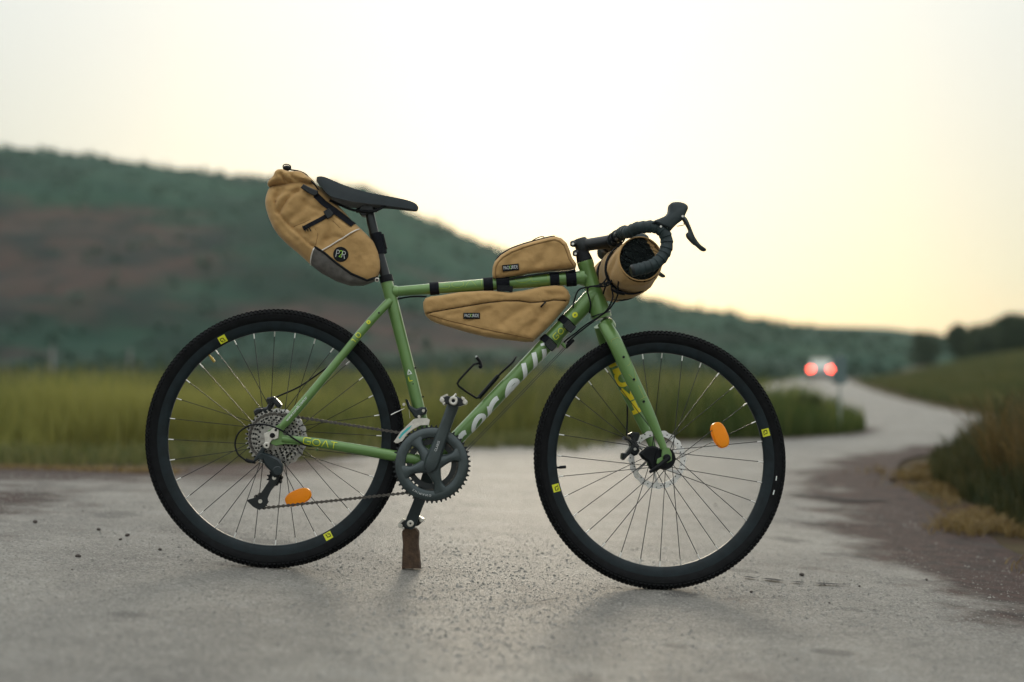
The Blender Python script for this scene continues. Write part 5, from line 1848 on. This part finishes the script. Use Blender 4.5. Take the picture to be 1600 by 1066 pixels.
# ------------------------------------------------------------------ bags
class Pillow:
    """a stuffed fabric body: outline in the bicycle's plane, thickness rising from its edge"""
    def __init__(s, poly, T, edge, e0=.3, yc=0.0, creases=(), puff=0.0, seed=0, nscale=18):
        s.poly, s.T, s.edge, s.e0, s.yc = [tuple(p) for p in poly], T, edge, e0, yc
        if sum(s.poly[i - 1][0] * s.poly[i][1] - s.poly[i][0] * s.poly[i - 1][1] for i in range(len(s.poly))) < 0:
            s.poly.reverse()
        s.creases, s.puff, s.seed, s.ns = creases, puff, seed, nscale
    def half(s, x, z):
        x, z = np.asarray(x, float), np.asarray(z, float)
        d = np.where(in_poly(x, z, s.poly), poly_dist(x, z, s.poly), 0)
        q = np.clip(d / s.edge, 0, 1)
        f = np.sqrt(np.maximum(0, 1 - (1 - q) ** 2))
        t = s.T(x, z) if callable(s.T) else s.T
        y = t * (s.e0 + (1 - s.e0) * f) * (.97 + .03 * np.clip(d / (s.edge * 2.5), 0, 1))
        if s.puff: y = y + s.puff * fbm(x * s.ns, z * s.ns, s.seed, 3) * np.clip(d / .01, 0, 1) * 2
        for pts, depth, wd in s.creases:
            dd = np.full(x.shape, 1e9)
            for (x0, z0), (x1, z1) in zip(pts[:-1], pts[1:]):
                ex, ez = x1 - x0, z1 - z0
                tt = np.clip(((x - x0) * ex + (z - z0) * ez) / (ex * ex + ez * ez + 1e-12), 0, 1)
                dd = np.minimum(dd, np.hypot(x - x0 - tt * ex, z - z0 - tt * ez))
            y = y - depth * np.exp(-(dd / wd) ** 2)
        return y
    def front(s, x, z, off=0.0): return s.yc - float(s.half(np.array([x]), np.array([z]))[0]) - off
    def mesh(s, step, regions=()):
        """one MB for the body and one per region (its faces, moved out a little)"""
        bd = resample(s.poly + [s.poly[0]], step)[:-1]
        P = np.array(s.poly)
        lo, hi = P.min(0), P.max(0)
        xs, zs = np.arange(lo[0], hi[0], step), np.arange(lo[1], hi[1], step * .87)
        gx, gz = np.meshgrid(xs, zs)
        gx = gx + (np.arange(len(zs)) % 2)[:, None] * step / 2
        gx, gz = gx.ravel(), gz.ravel()
        ok = in_poly(gx, gz, s.poly)
        gx, gz = gx[ok], gz[ok]
        ok = poly_dist(gx, gz, s.poly) > step * .6
        gx, gz = gx[ok], gz[ok]
        for reg, _ in regions:
            ok = poly_dist(gx, gz, reg) > step * .35
            gx, gz = gx[ok], gz[ok]
        vs = [V((float(a), float(b))) for a, b in bd]
        nb = len(vs)
        edges = [(i, (i + 1) % nb) for i in range(nb)]
        vs += [V((float(a), float(b))) for a, b in zip(gx, gz)]
        for reg, _ in regions:
            rp = resample(list(reg) + [reg[0]], step)[:-1]
            n0 = len(vs)
            vs += [V((float(a), float(b))) for a, b in rp]
            edges += [(n0 + i, n0 + (i + 1) % len(rp)) for i in range(len(rp))]
        ov, oe, of, _, _, _ = delaunay_2d_cdt(vs, edges, [], 0, 1e-6)
        X, Z = np.array([v.x for v in ov]), np.array([v.y for v in ov])
        cx = np.array([sum(X[i] for i in f) / len(f) for f in of])
        cz_ = np.array([sum(Z[i] for i in f) / len(f) for f in of])
        keep = in_poly(cx, cz_, s.poly)
        of = [f for f, k in zip(of, keep) if k]
        cx, cz_ = cx[keep], cz_[keep]
        y = s.half(X, Z)
        on_edge = poly_dist(X, Z, s.poly) < 1e-5
        out = []
        who = np.full(len(of), -1)
        for k, (reg, _) in enumerate(regions): who[in_poly(cx, cz_, reg)] = k
        for k in range(-1, len(regions)):
            off = regions[k][1] if k >= 0 else 0.0
            m = MB()
            fs = [f for f, w in zip(of, who) if w == k]
            cnt = {}
            for f in fs:
                for a, b in zip(f, f[1:] + f[:1]): cnt[a, b] = 1
            rim = [e for e in cnt if (e[1], e[0]) not in cnt]
            N = len(X)
            vv = [(X[i], s.yc - y[i] - off, Z[i]) for i in range(N)] + [(X[i], s.yc + y[i] + off, Z[i]) for i in range(N)] + \
                 [(X[i], s.yc, Z[i]) for i in range(N)] + [(X[i], s.yc - y[i] + .001, Z[i]) for i in range(N)] + [(X[i], s.yc + y[i] - .001, Z[i]) for i in range(N)]
            ff = []
            for f in fs:
                ff.append(tuple(f))
                ff.append(tuple(N + i for i in reversed(f)))
            for a, b in rim:
                if on_edge[a] and on_edge[b]: ff += [(b, a, 2 * N + a, 2 * N + b), (2 * N + b, 2 * N + a, N + a, N + b)]
                elif off: ff += [(b, a, 3 * N + a, 3 * N + b), (N + a, N + b, 4 * N + b, 4 * N + a)]
            used = sorted({i for f in ff for i in f})
            mp = {u: i for i, u in enumerate(used)}
            # bulge the side wall outwards
            C = P.mean(0)
            pts = []
            for u in used:
                p = vv[u]
                pts.append(p)
            m.add(pts, [tuple(mp[i] for i in f) for f in ff])
            out.append(m)
        return out
def drape(m, pts, width, pil, off=.0012, th=.0018, step=.004, nw=3):
    """webbing laid over a stuffed body along (x, z) points"""
    P = resample(pts, step)
    n = len(P)
    vs, fs = [], []
    for i in range(n):
        d = P[min(i + 1, n - 1)] - P[max(i - 1, 0)]
        d = d / (np.linalg.norm(d) + 1e-12)
        nn = np.array((-d[1], d[0])) * width
        top, bot = [], []
        for k in range(nw):
            q = P[i] + nn * (k / (nw - 1) - .5)
            y = pil.front(q[0], q[1])
            top.append((q[0], y - off - th, q[1]))
            bot.append((q[0], y - off + .002, q[1]))
        vs += top + bot[::-1]
    k = 2 * nw
    for i in range(n - 1):
        for j in range(k):
            fs.append((i * k + j, i * k + (j + 1) % k, (i + 1) * k + (j + 1) % k, (i + 1) * k + j))
    fs += [tuple(range(k)), tuple((n - 1) * k + j for j in reversed(range(k)))]
    m.add(vs, fs)
def seam(m, pts, r, pil, off=0.0, step=.004, seg=8):
    P = resample(pts, step)
    m.tube([V((a, pil.front(a, b) - off, b)) for a, b in P], r, seg)
def bag(name, base, label, mat_=None):
    o = empty(name, MB_WORLD @ (mat_ or Matrix.Identity(4)) @ Matrix.Translation(base), label, 'bag')
    ORIG[o.name] = V(base)
    return o
def patch(parent, pil, c, u, w, h, rnd=False):
    """sewn label: black cloth with printed maker's lettering"""
    u = V(u).normalized()
    t = V((-u[1], u[0]))
    m, p, q = MB(), MB(), MB()
    def F(a, b, off):
        x, z = c[0] + u[0] * a + t[0] * b, c[1] + u[1] * a + t[1] * b
        return V((x, y0 - off, z))
    y0 = min(pil.front(c[0] + u[0] * a + t[0] * b, c[1] + u[1] * a + t[1] * b) for a in (-w / 2, 0, w / 2) for b in (-h / 2, 0, h / 2))
    out = [F(a, b, 0) for a, b in closed_smooth([(-w / 2, -h / 2), (w / 2, -h / 2), (w / 2, h / 2), (-w / 2, h / 2)], 1)]
    m.prism([(v.x, v.z) for v in out], y0 - .0018, y0 + .003, .0006)
    vs, fs = font_mesh('PACK2RIDE', h * .62)
    ws = max(a for a, b in vs) - min(a for a, b in vs)
    k = w * .86 / ws
    lo, hi = min(a for a, b in vs) * k, max(a for a, b in vs) * k
    two = lambda f: abs((sum(vs[i][0] for i in f) / len(f)) * k - (lo + (hi - lo) * .475)) < (hi - lo) * .055
    p.add([F(a * k, b * 1.25, .0024) for a, b in vs], [f for f in fs if not two(f)])
    q.add([F(a * k, b * 1.25, .0024) for a, b in vs], [f for f in fs if two(f)])
    L = m.build('label_patch', WEB, parent)
    p.build('lettering', LABW, L, smooth=0)
    if q.f: q.build('lettering', LIME, L, smooth=0)
def tube_strap(parent, A, B, px, width, rad, extra=.0028, name='strap', py=445):
    """webbing wrapped once round a frame tube"""
    A, B = V(A), V(B)
    u = (B - A).normalized()
    s = (meas(px, py) - A).dot(u)
    m = MB()
    r = rad(s / (B - A).length) if callable(rad) else rad
    c = A + u * s
    rr = float(r) + extra
    m.tube([c - u * width / 2, c - u * (width / 2 - .0008), c + u * (width / 2 - .0008), c + u * width / 2], [rr - .001, rr, rr, rr - .001], 24)
    return m.build(name, WEB, parent)

# ---- saddle bag
S1 = lambda L, y=0.0: zpts(L, 380, 240, 4.4406, y)
body = S1([(205, 232), (180, 262), (164, 310), (160, 350), (166, 392), (186, 455), (215, 520), (250, 572), (300, 624), (370, 682), (420, 727), (462, 766), (540, 828), (640, 881), (740, 915), (830, 914), (905, 888), (936, 852), (955, 800), (954, 745), (940, 685), (905, 615), (855, 562), (800, 510), (755, 470), (700, 405), (640, 345), (585, 285), (535, 238), (480, 205), (420, 190), (360, 200), (280, 220)])
yN = -.052
cr = [(S1([(235, 250), (215, 320), (228, 395), (330, 505), (440, 608), (500, 655)], yN), .009, .0040), (S1([(250, 400), (300, 320), (380, 250)], yN), .012, .007),
      (S1([(225, 330), (250, 270), (270, 245)], yN), .009, .006), (S1([(505, 640), (520, 560), (500, 520)], yN), .003, .004), (S1([(350, 505), (420, 480), (520, 430)], yN), .003, .006),
      (S1([(550, 640), (600, 560), (620, 470)], yN), .007, .009), (S1([(640, 470), (690, 540), (700, 560)], yN), .002, .003), (S1([(210, 300), (300, 265), (390, 262)], yN), .006, .005), (S1([(420, 330), (480, 380), (560, 400)], yN), .005, .006), (S1([(470, 600), (440, 560), (380, 540)], yN), .004, .005), (S1([(560, 600), (640, 575), (690, 590)], yN), .004, .005), (S1([(250, 470), (300, 540), (380, 610)], -.04), .004, .006), (S1([(300, 470), (400, 400), (470, 300)], yN), .006, .012)]
_q = meas(380 + 930 / 4.4406, 240 + 800 / 4.4406)
Tsb = lambda x, z: .036 + .027 * sstep(.015, .14, np.hypot(x - _q.x, z - _q.z))
PS = Pillow(body, Tsb, .055, .30, creases=cr, puff=.0080, seed=3, nscale=26)
gray = S1([(502, 655), (570, 700), (650, 768), (750, 838), (855, 878), (930, 850), (1010, 870), (1000, 1000), (380, 1000), (458, 768), (478, 712)], -.03)
sbag = bag('saddle_bag', meas(580, 430), 'tan canvas roll-top bag behind the saddle with grey base and round badge')
bm_, gm_ = PS.mesh(.0055, [(gray, .0012)])
bm_.build('body', CANVAS, sbag, smooth=70)
gm_.build('base_panel', GREYF, sbag, smooth=70)['label'] = 'grey fabric panel round the lower end'
m = MB(); seam(m, S1([(535, 682), (600, 645), (700, 585), (800, 518)], yN), .0017, PS, .0004); m.build('piping', PIPEW, sbag)
m = MB(); seam(m, S1([(500, 655), (478, 705), (460, 764)], -.045), .0017, PS, .0012); m.build('piping', PIPEW, sbag)
m = MB(); seam(m, S1([(504, 656), (570, 697), (650, 765), (750, 835), (855, 876), (930, 848)], -.04), .0032, PS, .0010); m.build('piping', BLACK, sbag)
m = MB(); seam(m, S1([(238, 248), (217, 320), (230, 395), (330, 503), (440, 606), (498, 654)], yN), .0013, PS, -.0035); m.build('seam', SHADOW_THREAD, sbag)
for L_ in ([(500, 520), (522, 565), (506, 640)], [(350, 508), (420, 482), (470, 460)], [(622, 468), (680, 525), (700, 560)], [(545, 690), (600, 655), (700, 597), (796, 532)]):
    m = MB(); seam(m, S1(L_, yN), .0008, PS, .0001); m.build('seam', SHADOW_THREAD, sbag)
roll = S1([(188, 242), (190, 208), (222, 172), (240, 136), (280, 125), (330, 140), (400, 140), (455, 165), (505, 215), (470, 232), (405, 240), (385, 262), (340, 240), (250, 240)])
PR = Pillow(closed_smooth(roll, 3), .066, .022, .55, creases=[(S1([(260, 140), (285, 185), (400, 215)], -.06), .013, .005), (S1([(205, 215), (260, 200), (385, 250)], -.06), .009, .005), (S1([(330, 140), (345, 170), (420, 195)], -.06), .011, .005)], puff=.010, seed=9, nscale=40)
PR.mesh(.005)[0].build('rolled_collar', CANVAS, sbag, smooth=70)
m = MB(); drape(m, S1([(505, 290), (560, 345), (640, 400), (700, 445), (762, 490)], yN), .017, PS, .0030); m.build('strap', WEB, sbag)
m = MB(); drape(m, S1([(418, 524), (480, 495), (560, 450), (630, 412)], yN), .0115, PS, .0015); m.build('strap', WEB, sbag)
m = MB()
for a in (428, 446, 466):
    drape(m, S1([(a - 12, 505), (a + 10, 545)], yN), .0022, PS, .0035, nw=2)
m.build('strap_slider', BLACK, sbag)
m = MB()
pts = S1([(400, 240), (420, 215), (470, 240), (520, 262), (522, 285), (495, 298), (450, 275)], -.06)
y = min(PS.front(a, b) for a, b in pts) - .012
m.prism(pts, y, y + .009, .002)
bk = m.build('buckle', BLACKG, sbag)
m = MB()
pts = S1([(560, 410), (600, 385), (632, 425), (622, 445), (590, 462)], yN)
y = min(PS.front(a, b) for a, b in pts) - .008
m.prism(pts, y, y + .008, .002)
m.build('buckle', BLACKG, sbag)
m = MB()
cc = S1([(316, 112)])[0]
m.ball((cc[0], -.03, cc[1] - .002), .0085, (1.35, 1, .9))
m.tube(catmull([V((p[0], -.03, p[1])) for p in S1([(290, 120), (290, 98), (312, 90), (338, 100), (342, 120)])], 4), .0017, 6)
m.build('cord_lock', BLACK, sbag)
m = MB()
m.tube(catmull([V((p[0], y_, p[1])) for p, y_ in zip(S1([(340, 128), (400, 140), (450, 165), (480, 205), (510, 235), (540, 275)]), (-.03, -.035, -.04, -.045, -.05, -.05))], 6), .0021, 8)
m.build('cord', BLACK, sbag)
m = MB(); pp = S1([(182, 190), (205, 182), (215, 175), (208, 200)]); m.prism(pp, -.02, .02, .001); m.build('strap', WEB, sbag)
c = S1([(678, 702)], yN)[0]
y = min(PS.front(c[0] + .019 * math.cos(t), c[1] + .019 * math.sin(t)) for t in np.linspace(0, 6, 9)) - .0004
m = MB()
for r_ in (0,): m.add([], [])
n = 40
cy = PS.front(*c)
ringv = [(c[0] + .0205 * math.cos(t), PS.front(c[0] + .0205 * math.cos(t), c[1] + .0205 * math.sin(t)), c[1] + .0205 * math.sin(t)) for t in np.linspace(0, 2 * math.pi, n, endpoint=False)]
ring2 = [(c[0] + .0195 * math.cos(t), PS.front(c[0] + .0195 * math.cos(t), c[1] + .0195 * math.sin(t)) - .002, c[1] + .0195 * math.sin(t)) for t in np.linspace(0, 2 * math.pi, n, endpoint=False)]
ring3 = [(c[0] + .010 * math.cos(t), PS.front(c[0] + .010 * math.cos(t), c[1] + .010 * math.sin(t)) - .002, c[1] + .010 * math.sin(t)) for t in np.linspace(0, 2 * math.pi, n, endpoint=False)]
m.loft([ringv, ring2, ring3])
bd = m.build('badge', BLACK, sbag)
u = V((math.cos(R(-8)), math.sin(R(-8))))
for ch, dx, mm in (('P', -.0115, LABW), ('2', -.0035, LIME), ('R', .0045, LABW)):
    m = MB()
    for s in GLYPH[ch][1]:
        ribbon2d(m, [(dx + a * .0105, b * .0165 - .007) for a, b in s], .0014, lambda a, b: V((c[0] + u[0] * a - u[1] * b, PS.front(c[0] + u[0] * a - u[1] * b, c[1] + u[1] * a + u[0] * b) - .0026, c[1] + u[1] * a + u[0] * b)), .003)
    m.build('lettering', mm, bd)
m = MB()
m.tube([meas(587, 365), meas(589.5, 374), meas(594, 389), meas(596, 397)], [.0165, .0165, .0165, .0160], 20)
m.box(meas(599, 378), (.012, .022, .040), Matrix.Rotation(R(-17), 3, 'Y'))
m.build('strap', WEB, sbag)
m = MB()
m.cyl(meas(589, 437.5, -.030), meas(589, 437.5, -.016), .006, bev=.001)
m.build('eyelet', STEEL, sbag)
m = MB(); m.cyl(meas(589, 437.5, -.0304), meas(589, 437.5, -.029), .003); m.build('eyelet', BLACK, sbag)

# ---- frame bag under the top tube
F1 = lambda L, y=0.0: zpts(L, 640, 340, 4.8464, y)
fb = F1([(106, 690), (105, 650), (122, 618), (165, 603), (230, 597), (380, 572), (560, 562), (640, 562), (760, 573), (860, 560), (1000, 531), (1100, 521), (1160, 526), (1195, 558), (1216, 602), (1204, 652), (1150, 717), (1080, 800), (1000, 877), (935, 938), (880, 940), (700, 919), (590, 904), (450, 871), (300, 827), (200, 796), (150, 772), (120, 740)])
yF = -.030
zipl = [(60, 728), (130, 721), (260, 697), (400, 673), (560, 646), (700, 629), (830, 628), (920, 640), (1010, 636), (1090, 622), (1188, 626), (1280, 640)]
PF = Pillow(fb, lambda x, z: .034 + 0 * x, .017, .55, creases=[(F1(zipl[1:-1], yF), .0035, .004), (F1([(150, 742), (300, 786), (580, 852), (900, 918)], yF), .0028, .0035),
            (F1([(420, 800), (520, 720), (600, 690)], yF), .0045, .007), (F1([(230, 790), (290, 740), (380, 722)], yF), .003, .005), (F1([(820, 905), (870, 830), (960, 790)], yF), .0035, .005), (F1([(520, 600), (600, 585), (700, 600)], yF), .003, .005), (F1([(1010, 560), (1080, 590), (1160, 585)], yF), .003, .005), (F1([(700, 800), (800, 720), (900, 680)], yF), .0050, .010), (F1([(900, 860), (980, 760), (1060, 680)], yF), .0045, .010), (F1([(300, 640), (420, 620)], yF), .0015, .008)], puff=.0062, seed=21, nscale=24)
fbag = bag('frame_bag', meas(790, 533), 'long tan wedge-shaped bag strapped inside the frame under the top tube')
flap = F1(zipl + [(1280, 480), (60, 480)], yF)
bm_, fm_ = PF.mesh(.0055, [(flap, .0032)])
bm_.build('body', CANVAS, fbag, smooth=70)
fm_.build('flap', CANVAS, fbag, smooth=70)
m = MB(); seam(m, F1([(152, 738), (300, 782), (580, 848), (900, 914), (935, 915)], yF), .0012, PF, .0002); m.build('seam', SHADOW_THREAD, fbag)
m = MB(); seam(m, F1([(134, 730), (128, 690), (126, 650), (140, 625), (165, 615)], yF), .0014, PF, .0006); m.build('seam', SHADOW_THREAD, fbag)
m = MB(); seam(m, F1([(130, 727), (260, 703), (400, 679), (560, 652), (700, 635), (830, 634), (920, 646), (1010, 642), (1090, 629), (1185, 632)], yF), .0019, PF, -.0012); m.build('zipper', WEB, fbag)
m = MB(); drape(m, F1([(1030, 640), (1010, 662), (992, 682)], yF), .0042, PF, .0035); m.build('zip_pull', BLACK, fbag)
patch(fbag, PF, F1([(470, 745)], yF)[0], (1, .055), .0445, .0165)
for px, w in ((678.5, .025), (763, .026), (893, .028)): tube_strap(fbag, TT_A, TT_B, px, w, tt_r, .0030)
for px, py in ((886, 506), (857, 535)):
    tube_strap(fbag, DT_A, DT_B, px, .021, lambda k: float(dt_r(k)), .0032, py=py)
    u = (DT_B - DT_A).normalized()
    c = meas(px + 3, py + 4, -.030)
    m = MB()
    rot = Matrix.Rotation(-math.atan2(u.z, u.x), 3, 'Y')
    m.prism([((c + rot @ V((a, 0, b))).x, (c + rot @ V((a, 0, b))).z) for a, b in ((-.010, -.016), (.010, -.016), (.012, 0), (.010, .014), (-.010, .014), (-.012, 0))], -.0335, -.0225, .002)
    m.box(meas(px + 1, py + 1, -.0345), (.022, .003, .004), rot)
    m.build('buckle', BLACKG, fbag)

# ---- bag on the top tube
tb = F1([(632, 463), (626, 430), (630, 380), (645, 340), (690, 292), (760, 247), (850, 213), (950, 184), (1050, 159), (1100, 150), (1148, 164), (1188, 200), (1212, 260), (1228, 310), (1262, 358), (1256, 384), (1200, 394), (1050, 405), (900, 424), (760, 451), (690, 463)])
PT = Pillow(tb, .030, .014, .62, creases=[(F1([(700, 430), (760, 340), (850, 260)], yF), .004, .009), (F1([(900, 410), (1000, 330), (1050, 220)], yF), .0045, .010), (F1([(1130, 390), (1160, 370), (1250, 370)], yF), .002, .006)], puff=.0055, seed=33, nscale=28)
tbag = bag('tube_bag', meas(830, 432), 'small tan zipped bag sitting on top of the top tube behind the stem')
PT.mesh(.005)[0].build('body', CANVAS, tbag, smooth=70)
m = MB(); seam(m, F1([(648, 455), (640, 420), (646, 375), (662, 340), (705, 296), (770, 257), (855, 224), (950, 196), (1050, 171), (1098, 163), (1138, 175), (1175, 208), (1198, 262), (1214, 312), (1246, 360)], yF), .0017, PT, .0004); m.build('piping', CANVAS, tbag)
m = MB(); m.tube(catmull([V((a, 0.0, b + .0015)) for a, b in F1([(655, 330), (690, 290), (760, 245), (850, 211), (950, 182), (1050, 157), (1100, 149)])], 4), .0035, 8, sq=2); m.build('zipper', WEB, tbag)
m = MB(); m.tube(catmull([V((a, -.006, b)) for a, b in F1([(905, 200), (930, 178), (960, 160), (995, 148), (1020, 150)])], 6), .0015, 6); m.build('zip_pull', BLACK, tbag)
m = MB(); seam(m, F1([(656, 452), (650, 420), (655, 378), (670, 345), (710, 304), (774, 265), (857, 232), (952, 204), (1050, 180), (1096, 172), (1132, 183), (1168, 213), (1190, 265), (1206, 315), (1238, 363)], yF), .0008, PT, .0001); m.build('seam', SHADOW_THREAD, tbag)
patch(tbag, PT, F1([(765, 380)], yF)[0], (1, .155), .0445, .0175)
m = MB(); drape(m, F1([(655, 470), (760, 462), (900, 436), (1050, 416), (1200, 404), (1256, 392)], yF), .004, PT, .0005); m.build('piping', BLACK, tbag)
for px, w in ((786, .036), (867, .025)): tube_strap(tbag, TT_A, TT_B, px, w, tt_r, .0034)
m = MB(); c = meas(789, 451, -.022); m.box(c, (.042, .010, .015), Matrix.Rotation(R(2), 3, 'Y')); m.build('buckle', BLACK, tbag)

# ---- roll bag on the handlebar
hc = KZ(748, 560, -.14)
hbag = bag('handlebar_bag', V((hc.x, 0, hc.z - .06)), 'tan roll bag with a black mesh end hanging in front of the handlebar', S_MAT)
m = MB()
secs = []
ys = np.linspace(-.145, .145, 34)
for y in ys:
    q = (y + .145) / .29
    e = min(q, 1 - q)
    rr = .0595 + .006 * math.sin(math.pi * q)
    if e < .03: rr *= .965 + .035 * (e / .03)
    dx, dz = -.012 * q, -.008 * math.sin(math.pi * q) - .006 * q
    sec = []
    for k in range(56):
        a = 2 * math.pi * k / 56
        w = .013 * float(fbm(math.cos(a) * 3.2 + 5 + y * 9, math.sin(a) * 3.2 + y * 24, 41, 3)) * min(1, e * 12)
        w += .0035 * math.sin(a * 3 + y * 40) * min(1, e * 8) * (1 if q > .25 else .3)
        sag = .006 * max(0, -math.sin(a))
        r_ = rr + w + sag
        sec.append(V((hc.x + dx + r_ * math.cos(a), y, hc.z + dz + r_ * math.sin(a))))
    secs.append(sec)
m.loft(secs, cap=False)
m.build('body', CANVAS, hbag, smooth=70)
for y0, s in ((-.145, -1), (.145, 1)):
    q = 0 if s < 0 else 1
    m = MB()
    prof = [(max(.0004, .0572 * k / 16), s * (.006 - .009 * (k / 16) ** 3.2)) for k in range(17)]
    m.lathe(prof, centre=(hc.x - .012 * q, y0, hc.z - .006 * q), seg=56)
    for v_i, p in enumerate(m.v):
        m.v[v_i] = (p[0], p[1] + .009 * float(fbm(p[0] * 14 + 3, p[2] * 34 + p[0] * 12, 5, 2)), p[2])
    dark, tan_ = MB(), MB()
    ctr = (hc.x - .012 * q, hc.z - .006 * q)
    for f in m.f:
        fx, fz = sum(m.v[i][0] for i in f) / len(f) - ctr[0], sum(m.v[i][2] for i in f) / len(f) - ctr[1]
        (tan_ if .87 * fx + .54 * fz > .040 else dark).add([m.v[i] for i in f], [tuple(range(len(f)))])
    for mm_, nm, mt in ((dark, 'mesh_pocket', MESHF), (tan_, 'end_panel', CANVAS)):
        o = mm_.build(nm, mt, hbag, smooth=70)
        bmx = bmesh.new(); bmx.from_mesh(o.data)
        bmesh.ops.remove_doubles(bmx, verts=bmx.verts, dist=1e-5)
        bmx.to_mesh(o.data); bmx.free()
        o.data.shade_smooth()
    m = MB()
    cc = V((hc.x - .012 * q, y0, hc.z - .006 * q))
    m.tube([cc + V((.0585 * math.cos(t), 0, .0585 * math.sin(t))) for t in np.linspace(0, 2 * math.pi, 57)], .0019, 8, cap=False)
    m.build('piping', CANVAS, hbag)
for y in (-.055, .055):
    m = MB()
    P = []
    for t in np.linspace(0, 2 * math.pi, 41):
        r_ = .0685
        P.append(V((hc.x - .006 + r_ * math.cos(t), y, hc.z - .012 + r_ * math.sin(t))))
    m.tube(P, .0022, 8, cap=False, sq=5)
    m.build('strap', WEB, hbag)
    m = MB()
    bar = V((CL.x + .002, y, CL.z))
    m.tube([bar + V((.019 * math.cos(t), 0, .019 * math.sin(t))) for t in np.linspace(0, 2 * math.pi, 25)], .0020, 8, cap=False, sq=5)
    m.tube([bar + V((.010, 0, -.012)), V((hc.x - .035, y, hc.z + .045))], .003, 8, sq=4)
    m.build('strap', WEB, hbag)
m = MB()
drp = [KZ(510, 800, -.11), KZ(560, 828, -.12), KZ(620, 838, -.125)]
m.tube([p + V((0, -.0, -.004)) for p in drp], .0028, 8, sq=3)
m.build('strap', WEB, hbag)
# ------------------------------------------------------------------ block under the left pedal, loose stones
w_tip = MB_WORLD @ V((TIP_F.x, .116, TIP_F.z - .012))
bp0 = on_road(648, 891)
bx, by = w_tip.x + .002, w_tip.y
gz0 = float(ground_h(bx, by + CY)) + .004
blk = empty('wooden_block', Matrix.Translation((bx, by, gz0)), 'upright brown wooden block propping up the lower pedal', 'block')
ORIG[blk.name] = V((0, 0, 0))
Hh = w_tip.z - gz0 - .004
q = MB()
secs = []
for k in range(15):
    t = k / 14
    w0 = .0265 - .004 * t + (.002 if t > .4 else 0) * math.sin(t * 8)
    x0 = -.001 - .003 * t
    if t > .88: w0 *= 1 - .35 * ((t - .88) / .12) ** 2
    sec_ = []
    for i in range(24):
        a = 2 * math.pi * i / 24
        ca, sa = math.cos(a), math.sin(a)
        k_ = 1 / max(abs(ca), abs(sa)) ** .75
        n_ = .0016 * float(fbm(ca * 3 + 4, t * 9 + sa * 3, 5))
        sec_.append(V((x0 + (w0 * k_ + n_) * ca, (.024 * k_ + n_) * sa, Hh * t + .001 + (.003 if k == 0 and abs(ca) < .75 else 0))))
    secs.append(sec_)
q.loft(secs)
q.build('timber', BLOCK, blk, smooth=35)
PEB = mat('pebble_stone', (.075, .062, .055), .85, var=.4, var_scale=90, bump=.4, bump_scale=300)
PLOC = (((55, 817), 7, 'small dark stone on the road, farthest left of all'), ((154, 829), 6, 'small dark stone in the row left of the rear wheel, at its far end'), ((199, 838), 7, 'dark stone nearest the rear tyre in the left scatter'),
        ((188, 844), 5, 'tiny reddish stone just below the dark one by the rear tyre'), ((122, 871), 8, 'largest dark stone in front of the left scatter'), ((250, 860), 6, 'small stone lying alone below the edge of the rear tyre'),
        ((113, 891), 3.5, 'tiny grey stone in front of the largest dark one'), ((1253, 900), 7.5, 'dark stone right of the front wheel, largest on that side'), ((1174, 926), 4.5, 'tiny stone just right of where the front tyre meets the road'),
        ((1296, 943), 3.5, 'tiny stone nearest the camera on the right of the road'), ((1343, 917), 4, 'small stone at the end of the long crack on the right'), ((1448, 907), 4.5, 'small stone near the brown dirt on the right'), ((735, 867), 3.2, 'tiny stone right of the wooden block'), ((1118, 790), 4, 'blurred small stone seen through the front wheel'))
for (px, py), sz, lab in PLOC:
    g = on_road(px, py)
    r = sz / 2 / FPX * (g.y + CY)
    q = MB()
    q.ball((0, 0, 0), r, (1.15, .9, .8), 10, 7)
    sx = rng.uniform(0, 50)
    q.v = [tuple(np.array(p) * (1 + .5 * float(fbm(p[0] / r * 1.3 + sx, p[1] / r * 1.3 + p[2] / r * 2, 3, 2)))) for p in q.v]
    o = q.build('pebble', PEB, None, smooth=25)
    o.location = g + V((0, 0, r * .55))
    o.rotation_euler = (0, 0, rng.uniform(0, 6))
    tag(o, lab, 'pebble', 'loose stones on the road')

# ------------------------------------------------------------------ evening haze
q = MB(); q.box((20, 600, 47), (1640, 1420, 100))
hz = bpy.data.materials.new('haze_air')
hz.use_nodes = True
hn = hz.node_tree.nodes
hn.remove(hn['Principled BSDF'])
pv = hn.new('ShaderNodeVolumePrincipled')
pv.inputs['Color'].default_value = (.70, 1.0, .91, 1)
pv.inputs['Density'].default_value = .00025
pv.inputs['Anisotropy'].default_value = .6
hz.node_tree.links.new(pv.outputs[0], hn['Material Output'].inputs['Volume'])
o = q.build('haze', hz, None, smooth=0)
tag(o, 'thin pale evening haze over the valley', None, None, 'stuff')
